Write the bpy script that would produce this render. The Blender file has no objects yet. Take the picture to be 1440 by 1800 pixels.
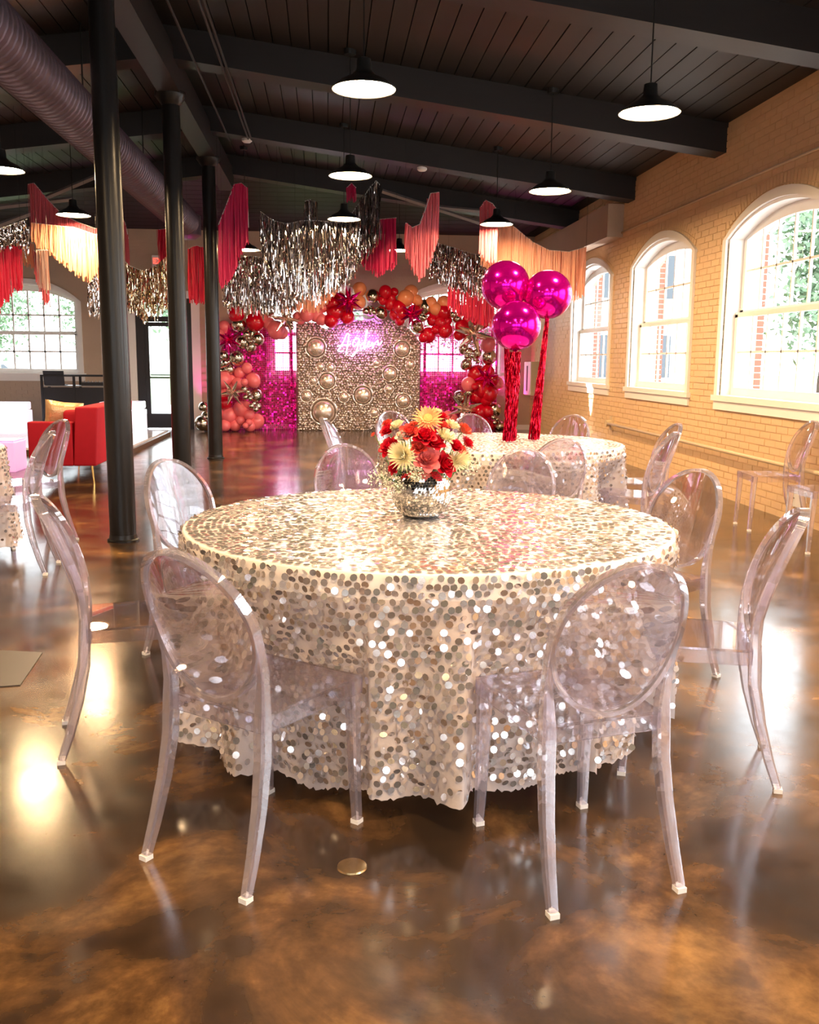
import bpy, bmesh, math, random
import numpy as np
from mathutils import Vector, Matrix
random.seed(7)
PI = math.pi
SC = bpy.context.scene
COL = SC.collection

# ---------------------------------------------------------------- camera
FPX, PITCH, YAW, ROLL, CAMH = 1639.24, .1616, .0885, .0081, 1.3724
cd = bpy.data.cameras.new('camera'); cam = bpy.data.objects.new('camera', cd); COL.objects.link(cam)
cd.sensor_fit = 'HORIZONTAL'; cd.sensor_width = 36; cd.lens = FPX / 1440 * 36
cd.clip_start = .05; cd.clip_end = 300
cy, sy, cp, sp = math.cos(YAW), math.sin(YAW), math.cos(PITCH), math.sin(PITCH)
F = Vector((sy * cp, cy * cp, -sp)); R = Vector((cy, -sy, 0)); U = R.cross(F)
R2 = R * math.cos(ROLL) + U * math.sin(ROLL); U2 = U * math.cos(ROLL) - R * math.sin(ROLL)
cam.matrix_world = Matrix(((R2.x, U2.x, -F.x, 0), (R2.y, U2.y, -F.y, 0), (R2.z, U2.z, -F.z, CAMH), (0, 0, 0, 1)))
SC.camera = cam

# ---------------------------------------------------------------- world and exposure
w = bpy.data.worlds.new('overcast_sky'); SC.world = w; w.use_nodes = True
nt = w.node_tree; nt.nodes.clear()
_o = nt.nodes.new('ShaderNodeOutputWorld'); _b = nt.nodes.new('ShaderNodeBackground')
_t = nt.nodes.new('ShaderNodeTexCoord'); _s = nt.nodes.new('ShaderNodeSeparateXYZ'); _r = nt.nodes.new('ShaderNodeValToRGB')
nt.links.new(_t.outputs['Generated'], _s.inputs[0]); nt.links.new(_s.outputs['Z'], _r.inputs[0])
_r.color_ramp.elements[0].color = (.95, .97, 1, 1); _r.color_ramp.elements[1].color = (.72, .84, 1, 1)
nt.links.new(_r.outputs[0], _b.inputs[0]); _b.inputs[1].default_value = 8.0
nt.links.new(_b.outputs[0], _o.inputs[0])
SC.view_settings.view_transform = 'Standard'; SC.view_settings.look = 'None'
SC.view_settings.gamma = 1; SC.view_settings.use_curve_mapping = False
SC.view_settings.exposure = .55
c = SC.cycles
c.max_bounces = 22; c.diffuse_bounces = 4; c.glossy_bounces = 6; c.transmission_bounces = 20; c.transparent_max_bounces = 32
c.caustics_reflective = True; c.caustics_refractive = True; c.blur_glossy = 1.0
c.sample_clamp_indirect = 4.0; c.sample_clamp_direct = 0
c.use_denoising = True
try: c.denoiser = 'OPENIMAGEDENOISE'
except Exception: pass



# ---------------------------------------------------------------- materials
MATS = {}
def mat(name, col, rough=.5, metal=0., spec=.5, trans=0., ior=1.45, coat=0., emit=None, estr=0., noise=0., nscale=20., bump=0., bscale=80., sheen=0., stretch=None, alpha=None):
    m = bpy.data.materials.new(name); m.use_nodes = True; MATS[name] = m
    t = m.node_tree; b = t.nodes['Principled BSDF']
    b.inputs['Base Color'].default_value = (*col, 1); b.inputs['Roughness'].default_value = rough
    b.inputs['Metallic'].default_value = metal; b.inputs['Specular IOR Level'].default_value = spec
    b.inputs['Transmission Weight'].default_value = trans; b.inputs['IOR'].default_value = ior
    b.inputs['Coat Weight'].default_value = coat; b.inputs['Sheen Weight'].default_value = sheen
    if alpha is not None: b.inputs['Alpha'].default_value = alpha
    if emit: b.inputs['Emission Color'].default_value = (*emit, 1); b.inputs['Emission Strength'].default_value = estr
    tc = t.nodes.new('ShaderNodeTexCoord'); mp = t.nodes.new('ShaderNodeMapping')
    t.links.new(tc.outputs['Object'], mp.inputs[0])
    if stretch: mp.inputs['Scale'].default_value = stretch
    if noise:
        n = t.nodes.new('ShaderNodeTexNoise'); n.inputs['Scale'].default_value = nscale; n.inputs['Detail'].default_value = 4
        t.links.new(mp.outputs[0], n.inputs['Vector'])
        mx = t.nodes.new('ShaderNodeMix'); mx.data_type = 'RGBA'
        mx.inputs[6].default_value = (*[max(0, v * (1 - noise)) for v in col], 1)
        mx.inputs[7].default_value = (*[min(1, v * (1 + noise)) for v in col], 1)
        t.links.new(n.outputs['Fac'], mx.inputs[0]); t.links.new(mx.outputs[2], b.inputs['Base Color'])
    if bump:
        n2 = t.nodes.new('ShaderNodeTexNoise'); n2.inputs['Scale'].default_value = bscale; n2.inputs['Detail'].default_value = 3
        t.links.new(mp.outputs[0], n2.inputs['Vector'])
        bp = t.nodes.new('ShaderNodeBump'); bp.inputs['Strength'].default_value = bump; bp.inputs['Distance'].default_value = .01
        t.links.new(n2.outputs['Fac'], bp.inputs['Height']); t.links.new(bp.outputs[0], b.inputs['Normal'])
    return m

def mixmat(name, transp, base_kw, fac):
    """part of the light passes straight through (thin plastic, gauze, glass pane)"""
    m = mat(name, **base_kw); t = m.node_tree
    b = t.nodes['Principled BSDF']; o = t.nodes['Material Output']
    tr = t.nodes.new('ShaderNodeBsdfTransparent'); tr.inputs[0].default_value = (*transp, 1)
    mx = t.nodes.new('ShaderNodeMixShader'); mx.inputs[0].default_value = fac
    t.links.new(b.outputs[0], mx.inputs[1]); t.links.new(tr.outputs[0], mx.inputs[2]); t.links.new(mx.outputs[0], o.inputs[0])
    return m

def clear_plastic(name, haze):
    m = bpy.data.materials.new(name); m.use_nodes = True; t = m.node_tree; t.nodes.clear(); MATS[name] = m
    o = t.nodes.new('ShaderNodeOutputMaterial'); g = t.nodes.new('ShaderNodeBsdfGlass')
    g.inputs['Color'].default_value = (.975, .955, .995, 1); g.inputs['IOR'].default_value = 1.48; g.inputs['Roughness'].default_value = .0
    tr = t.nodes.new('ShaderNodeBsdfTransparent'); tr.inputs[0].default_value = (.98, .97, .995, 1)
    d = t.nodes.new('ShaderNodeBsdfDiffuse'); d.inputs[0].default_value = (.9, .84, 1, 1)
    m1 = t.nodes.new('ShaderNodeMixShader'); m1.inputs[0].default_value = .33
    t.links.new(g.outputs[0], m1.inputs[1]); t.links.new(tr.outputs[0], m1.inputs[2])
    m2 = t.nodes.new('ShaderNodeMixShader'); m2.inputs[0].default_value = haze
    t.links.new(m1.outputs[0], m2.inputs[1]); t.links.new(d.outputs[0], m2.inputs[2]); t.links.new(m2.outputs[0], o.inputs[0])
    return m

def pane_glass():
    m = bpy.data.materials.new('window_glass'); m.use_nodes = True; t = m.node_tree; t.nodes.clear(); MATS['window_glass'] = m
    o = t.nodes.new('ShaderNodeOutputMaterial'); g = t.nodes.new('ShaderNodeBsdfGlossy'); g.inputs['Roughness'].default_value = .01
    tr = t.nodes.new('ShaderNodeBsdfTransparent'); tr.inputs[0].default_value = (.95, .98, .97, 1)
    mx = t.nodes.new('ShaderNodeMixShader')
    mx.inputs[0].default_value = .03; t.links.new(tr.outputs[0], mx.inputs[1]); t.links.new(g.outputs[0], mx.inputs[2]); t.links.new(mx.outputs[0], o.inputs[0])
    return m

def floor_mat():
    m = bpy.data.materials.new('stained_concrete'); m.use_nodes = True; t = m.node_tree; N = t.nodes.new; L = t.links.new; MATS['stained_concrete'] = m
    b = t.nodes['Principled BSDF']
    tc = N('ShaderNodeTexCoord')
    def noise(sc, det=6, dist=0., ro=.6):
        n = N('ShaderNodeTexNoise'); n.inputs['Scale'].default_value = sc; n.inputs['Detail'].default_value = det
        n.inputs['Distortion'].default_value = dist; n.inputs['Roughness'].default_value = ro; L(tc.outputs['Object'], n.inputs['Vector']); return n
    a = noise(1.7, 10, .5, .62)
    r = N('ShaderNodeValToRGB'); L(a.outputs['Fac'], r.inputs[0]); e = r.color_ramp.elements
    e[0].position = .36; e[0].color = (.009, .005, .003, 1); e[1].position = .68; e[1].color = (.3, .165, .06, 1)
    k = e.new(.47); k.color = (.032, .016, .007, 1); k = e.new(.56); k.color = (.105, .052, .019, 1)
    d = noise(9, 6, .2, .6); r2 = N('ShaderNodeValToRGB'); L(d.outputs['Fac'], r2.inputs[0])
    r2.color_ramp.elements[0].position = .35; r2.color_ramp.elements[0].color = (.55, .5, .47, 1)
    r2.color_ramp.elements[1].position = .65; r2.color_ramp.elements[1].color = (1.25, 1.2, 1.1, 1)
    mx = N('ShaderNodeMix'); mx.data_type = 'RGBA'; mx.blend_type = 'MULTIPLY'; mx.inputs[0].default_value = 1
    L(r.outputs[0], mx.inputs[6]); L(r2.outputs[0], mx.inputs[7])
    g = noise(.35, 3, .3); r3 = N('ShaderNodeValToRGB'); L(g.outputs['Fac'], r3.inputs[0])
    r3.color_ramp.elements[0].position = .4; r3.color_ramp.elements[0].color = (0, 0, 0, 1); r3.color_ramp.elements[1].position = .62
    mg = N('ShaderNodeMix'); mg.data_type = 'RGBA'; mg.inputs[7].default_value = (.1, .066, .045, 1)
    mm = N('ShaderNodeMath'); mm.operation = 'MULTIPLY'; mm.inputs[1].default_value = .45; L(r3.outputs[0], mm.inputs[0])
    L(mm.outputs[0], mg.inputs[0]); L(mx.outputs[2], mg.inputs[6]); L(mg.outputs[2], b.inputs['Base Color'])
    rr = noise(4, 6, .2); mr = N('ShaderNodeMapRange'); mr.inputs['From Min'].default_value = .3; mr.inputs['From Max'].default_value = .7
    mr.inputs['To Min'].default_value = .13; mr.inputs['To Max'].default_value = .24
    L(rr.outputs['Fac'], mr.inputs['Value']); L(mr.outputs[0], b.inputs['Roughness'])
    b.inputs['Specular IOR Level'].default_value = .5; b.inputs['Coat Weight'].default_value = .12; b.inputs['Coat Roughness'].default_value = .12
    bn = noise(28, 4); bp = N('ShaderNodeBump'); bp.inputs['Strength'].default_value = .025; bp.inputs['Distance'].default_value = .003
    L(bn.outputs['Fac'], bp.inputs['Height']); L(bp.outputs[0], b.inputs['Normal'])
    return m

floor_mat(); clear_plastic('clear_plastic', .007); clear_plastic('thick_clear_plastic', .1); pane_glass()
mat('painted_brick', (.72, .49, .27), .45, noise=.07, nscale=3, bump=.35, bscale=60)
mat('far_paint', (.5, .37, .27), .5, noise=.08, nscale=3, bump=.3, bscale=30)
mat('mortar_paint', (.68, .46, .255), .5, noise=.06, nscale=4)
mat('white_trim', (.86, .82, .78), .35, noise=.03, nscale=5)
mat('ceiling_black', (.011, .008, .007), .5, noise=.25, nscale=2, stretch=(8, 1, 8))
mat('ceiling_gap', (.004, .004, .004), .8, noise=.1)
mat('beam_black', (.014, .011, .011), .5, noise=.2, nscale=4, stretch=(1, 6, 6))
mat('column_black', (.01, .009, .009), .3, spec=.35, noise=.15, nscale=6, bump=.05, bscale=30)
mat('duct_metal', (.16, .12, .15), .4, metal=.6, noise=.15, nscale=3)
mat('brace_grey', (.24, .21, .2), .5, noise=.1)
mat('lamp_black', (.012, .012, .012), .35, noise=.1)
mat('lamp_white', (.9, .86, .78), .4, noise=.02)
mat('lit_bulb', (1, .9, .7), .4, emit=(1, .68, .36), estr=190, noise=.01)
mat('satin_white', (.8, .71, .66), .38, noise=.04, nscale=9, sheen=.3, bump=.12, bscale=25)
mat('sequin_silver', (.95, .92, .92), .1, metal=.86, noise=.03, nscale=40)
mixmat('gauze', (1, .93, .88), dict(col=(.78, .66, .62), rough=.6, noise=.06, nscale=9, bump=.2, bscale=60), .22)
mat('mirror_tile', (.95, .94, .92), .04, metal=1, noise=.02)
mat('vase_body', (.35, .33, .3), .3, metal=.8, noise=.1)
mat('foot_cap', (.9, .86, .84), .35, noise=.03)
mat('red_latex', (.55, .001, .016), .2, noise=.05, nscale=3, coat=.3)
mat('coral_latex', (.8, .155, .185), .25, noise=.05, nscale=3, coat=.3)
mat('peach_latex', (.85, .28, .13), .25, noise=.05, nscale=3, coat=.3)
mat('chrome_latex', (.62, .55, .44), .17, metal=1, noise=.05, nscale=3)
mat('magenta_foil', (.78, .0, .2), .12, metal=.85, noise=.05, nscale=6)
mat('rose_silver_foil', (.85, .68, .6), .14, metal=.9, noise=.05, nscale=6)
mat('orb_foil', (.74, .002, .4), .14, metal=.85, noise=.03, nscale=4, bump=.04, bscale=14)
mat('tassel_red', (.6, .002, .035), .2, metal=.7, noise=.3, nscale=60)
mat('paper_rose', (.6, .1, .13), .7, noise=.12, nscale=20)
mat('paper_peach', (.9, .4, .24), .7, noise=.1, nscale=20)
mat('paper_salmon', (.85, .2, .1), .7, noise=.12, nscale=20)
mat('paper_pale', (.9, .66, .55), .7, noise=.08, nscale=20)
mat('paper_hotpink', (.55, .001, .035), .6, noise=.15, nscale=20)
mat('paper_magenta', (.5, .002, .07), .6, noise=.15, nscale=20)
mat('silver_tinsel', (.62, .56, .54), .09, metal=1, noise=.2, nscale=30)
mat('gold_silver_tinsel', (.72, .6, .42), .1, metal=1, noise=.2, nscale=30)
mat('board_black', (.3, .21, .16), .5, noise=.1)
mat('champagne_ball', (.95, .82, .74), .15, metal=.85, noise=.08, nscale=8)
mat('dome_silver', (.9, .76, .66), .24, metal=.75, noise=.06, nscale=6)
mat('neon_white', (1, .8, 1), .4, emit=(1, .62, 1), estr=3.5, noise=.01)
mat('neon_violet', (.8, .1, 1), .4, emit=(.62, .08, 1), estr=4, noise=.01)
mixmat('shimmer_tile', (1, .3, .72), dict(col=(.75, .004, .26), rough=.12, metal=.9, noise=.15, nscale=12), .30)
mat('shimmer_frame', (.35, .0, .12), .4, noise=.1)
mat('white_gloss', (.88, .85, .92), .12, noise=.02, coat=.4)
mat('platform_edge', (.09, .06, .035), .4, noise=.1)
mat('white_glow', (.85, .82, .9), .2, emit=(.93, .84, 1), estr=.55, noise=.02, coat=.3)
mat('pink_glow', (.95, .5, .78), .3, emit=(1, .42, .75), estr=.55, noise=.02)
mat('sofa_red', (.4, .0, .014), .75, noise=.1, nscale=15, sheen=.0, bump=.1, bscale=200)
mat('gold_leg', (.85, .55, .18), .2, metal=1, noise=.05)
mat('pillow_gold', (.8, .52, .28), .3, metal=.55, noise=.2, nscale=30, bump=.4, bscale=70)
mat('booth_black', (.012, .011, .013), .4, noise=.15)
mat('grey_metal', (.3, .29, .28), .35, metal=.7, noise=.1)
mat('panel_tan', (.6, .48, .35), .45, noise=.04)
mat('pipe_paint', (.62, .47, .3), .4, noise=.08)
mat('door_dark', (.02, .016, .016), .3, noise=.1)
mat('brass', (.7, .5, .25), .25, metal=1, noise=.1)
mat('plate_grey', (.045, .035, .028), .35, metal=.0, noise=.2, nscale=4)
mat('exit_white', (.8, .8, .78), .5, noise=.02)
mat('exit_red', (.9, .02, .02), .5, emit=(1, .05, .03), estr=3, noise=.02)
mat('uplight_lens', (1, 1, 1), .3, emit=(1, .9, .95), estr=20, noise=.02)
mat('red_brick', (.36, .085, .055), .8, noise=.2, nscale=6)
mat('pink_brick', (.55, .27, .22), .8, noise=.15, nscale=2)
mat('pale_mortar', (.55, .45, .4), .9, noise=.1)
mat('lawn', (.1, .17, .04), .9, noise=.35, nscale=.6)
mat('pavement', (.5, .48, .45), .9, noise=.1, nscale=.8)
mat('leaf_green', (.15, .22, .13), .6, noise=.4, nscale=1.5)
mat('bark', (.1, .07, .05), .9, noise=.3, nscale=8)
mat('car_white', (.7, .72, .75), .2, noise=.03, coat=.5)
mat('car_blue', (.08, .12, .2), .2, noise=.03, coat=.5)
mat('car_glass', (.03, .04, .05), .05, noise=.02)
mat('tyre', (.02, .02, .02), .8, noise=.1)
mat('rose_red', (.6, .002, .02), .5, noise=.15, nscale=30)
mat('rose_pink', (.8, .2, .2), .5, noise=.12, nscale=30)
mat('rose_coral', (.7, .07, .05), .5, noise=.12, nscale=30)
mat('rose_white', (.93, .82, .66), .5, noise=.06, nscale=30)
mat('petal_peach', (.88, .4, .17), .55, noise=.1, nscale=40)
mat('petal_cream', (.93, .84, .55), .55, noise=.06, nscale=40)
mat('petal_coral', (.75, .1, .05), .55, noise=.12, nscale=40)
mat('flower_eye', (.85, .5, .16), .7, noise=.2, nscale=60)
mat('stem_green', (.1, .19, .05), .6, noise=.2)
mat('baby_breath', (.9, .88, .7), .7, noise=.06)
MM = MATS
LAMPS = [(0.253, 6.491, 3.12), (2.225, 6.615, 3.06), (0.237, 9.437, 3.12), (2.227, 9.537, 3.04), (0.228, 12.276, 3.12), (2.161, 12.159, 3.08), (-3.183, 12.566, 3.14), (-3.109, 9.699, 3.14), (-1.204, 14.6, 2.976), (1.183, 15.6, 3.121)]
FRINGES = [
    ('rose', [(-3.936, 13.319, 3.635, 2.969), (-3.859, 13.309, 3.649, 2.914), (-3.667, 13.236, 3.424, 2.817), (-3.467, 13.14, 3.225, 2.685), (-3.238, 13.08, 3.12, 2.463), (-3.046, 13.124, 3.057, 2.262), (-2.837, 13.245, 3.055, 2.198)]),
    ('peach', [(-3.859, 13.115, 3.112, 2.851), (-3.586, 13.017, 3.075, 2.707), (-3.265, 12.889, 3.036, 2.462), (-3.023, 12.915, 2.958, 2.295), (-2.83, 13.026, 2.954, 2.184)]),
    ('hotpink', [(-3.921, 11.511, 2.584, 1.745), (-3.79, 11.6, 2.622, 1.973), (-3.682, 11.674, 2.671, 2.136), (-3.582, 11.713, 2.717, 2.207)]),
    ('tinsel', [(-3.806, 11.211, 2.769, 2.615), (-3.679, 11.3, 2.802, 2.615), (-3.519, 11.401, 2.882, 2.674), (-3.409, 11.42, 2.93, 2.551)]),
    ('peach', [(-4.126, 13.514, 2.916, 2.638), (-3.976, 13.512, 2.896, 2.58)]),
    ('pale', [(-3.656, 12.597, 2.71, 2.287), (-3.513, 12.54, 2.706, 2.179)]),
    ('rose', [(-3.907, 13.309, 2.785, 2.487), (-3.814, 13.281, 2.694, 2.112), (-3.725, 13.24, 2.484, 2.051)]),
    ('tinsel', [(-2.974, 12.292, 2.274, 1.939), (-2.86, 12.337, 2.418, 1.886)]),
    ('gold_tinsel', [(-2.964, 14.29, 2.814, 2.143), (-2.884, 14.313, 2.705, 2.063), (-2.665, 14.303, 2.619, 1.967), (-2.49, 14.242, 2.673, 2.017), (-2.266, 14.145, 2.827, 2.119)]),
    ('rose', [(-3.216, 15.587, 3.572, 2.858), (-3.162, 15.604, 3.471, 2.834), (-3.121, 15.614, 3.23, 2.792)]),
    ('hotpink', [(-2.589, 15.219, 3.328, 2.78), (-2.514, 15.187, 3.333, 2.83), (-2.44, 15.156, 3.339, 2.888)]),
    ('hotpink', [(-1.958, 13.88, 2.898, 2.189), (-1.895, 13.884, 2.931, 2.174), (-1.832, 13.897, 2.95, 2.159), (-1.726, 13.936, 2.925, 2.179)]),
    ('magenta', [(-1.383, 12.628, 3.073, 2.287), (-1.281, 12.677, 3.33, 2.364), (-1.177, 12.71, 3.592, 2.55), (-1.09, 12.72, 3.61, 2.769), (-1.018, 12.714, 3.554, 2.877), (-1.006, 12.709, 3.056, 2.877)]),
    ('tinsel', [(-1.436, 13.558, 2.626, 2.121), (-1.298, 13.607, 2.749, 2.086), (-1.06, 13.604, 2.791, 2.056), (-0.778, 13.485, 2.745, 2.028), (-0.422, 13.38, 2.625, 2.047)]),
    ('tinsel', [(-0.858, 12.851, 3.28, 2.568), (-0.692, 12.765, 3.156, 2.344), (-0.505, 12.692, 3.107, 2.195), (-0.32, 12.689, 3.153, 2.16), (-0.099, 12.778, 3.17, 2.206), (0.201, 12.91, 3.166, 2.331), (0.428, 12.9, 3.198, 2.594)]),
    ('tinsel', [(-0.278, 12.9, 3.43, 2.582), (-0.211, 12.924, 3.457, 2.363), (-0.121, 12.967, 3.43, 2.442)]),
    ('tinsel', [(0.304, 13.42, 3.292, 2.564), (0.484, 13.388, 3.54, 2.756), (0.614, 13.331, 3.714, 2.867), (0.69, 13.291, 3.783, 2.978), (0.736, 13.267, 3.728, 3.052)]),
    ('peach', [(-0.683, 13.83, 2.386, 2.043), (-0.436, 13.78, 2.584, 2.067), (-0.112, 13.878, 2.757, 2.076), (0.134, 13.988, 2.852, 2.329), (0.333, 14.02, 2.939, 2.698)]),
    ('magenta', [(0.3, 13.92, 3.793, 3.637), (0.365, 13.918, 3.857, 3.623), (0.43, 13.908, 3.794, 3.623)]),
    ('magenta', [(0.486, 13.691, 2.983, 2.732), (0.613, 13.638, 3.213, 2.627), (0.73, 13.579, 3.315, 2.553), (0.98, 13.486, 3.33, 2.689)]),
    ('rose', [(1.009, 12.283, 3.095, 2.722), (1.098, 12.301, 3.043, 2.549), (1.197, 12.339, 3.092, 2.396), (1.272, 12.376, 3.282, 2.487), (1.34, 12.412, 3.486, 2.621), (1.456, 12.468, 3.512, 2.93)]),
    ('tinsel', [(1.568, 14.604, 3.026, 2.731), (1.705, 14.661, 3.136, 2.628), (1.977, 14.72, 3.08, 2.465), (2.236, 14.669, 2.994, 2.413), (2.483, 14.554, 2.936, 2.34)]),
    ('hotpink', [(2.093, 16.409, 2.761, 2.281), (2.409, 16.397, 2.717, 2.091), (2.876, 16.22, 2.662, 1.944)]),
    ('rose', [(2.025, 12.613, 3.356, 2.813), (2.085, 12.577, 3.445, 2.701), (2.169, 12.533, 3.397, 2.625), (2.241, 12.504, 3.294, 2.659)]),
    ('peach', [(2.146, 13.201, 3.298, 2.712), (2.343, 13.107, 3.311, 2.607), (2.58, 13.086, 3.178, 2.494), (2.841, 13.17, 3.004, 2.389), (3.112, 13.282, 2.906, 2.322), (3.405, 13.313, 2.892, 2.226), (3.631, 13.223, 2.955, 2.287)]),
    ('salmon', [(2.639, 13.386, 3.204, 2.598), (2.906, 13.47, 3.025, 2.491), (3.182, 13.582, 2.925, 2.424), (3.482, 13.613, 2.91, 2.374), (3.707, 13.527, 2.968, 2.468)]),
]
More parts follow.
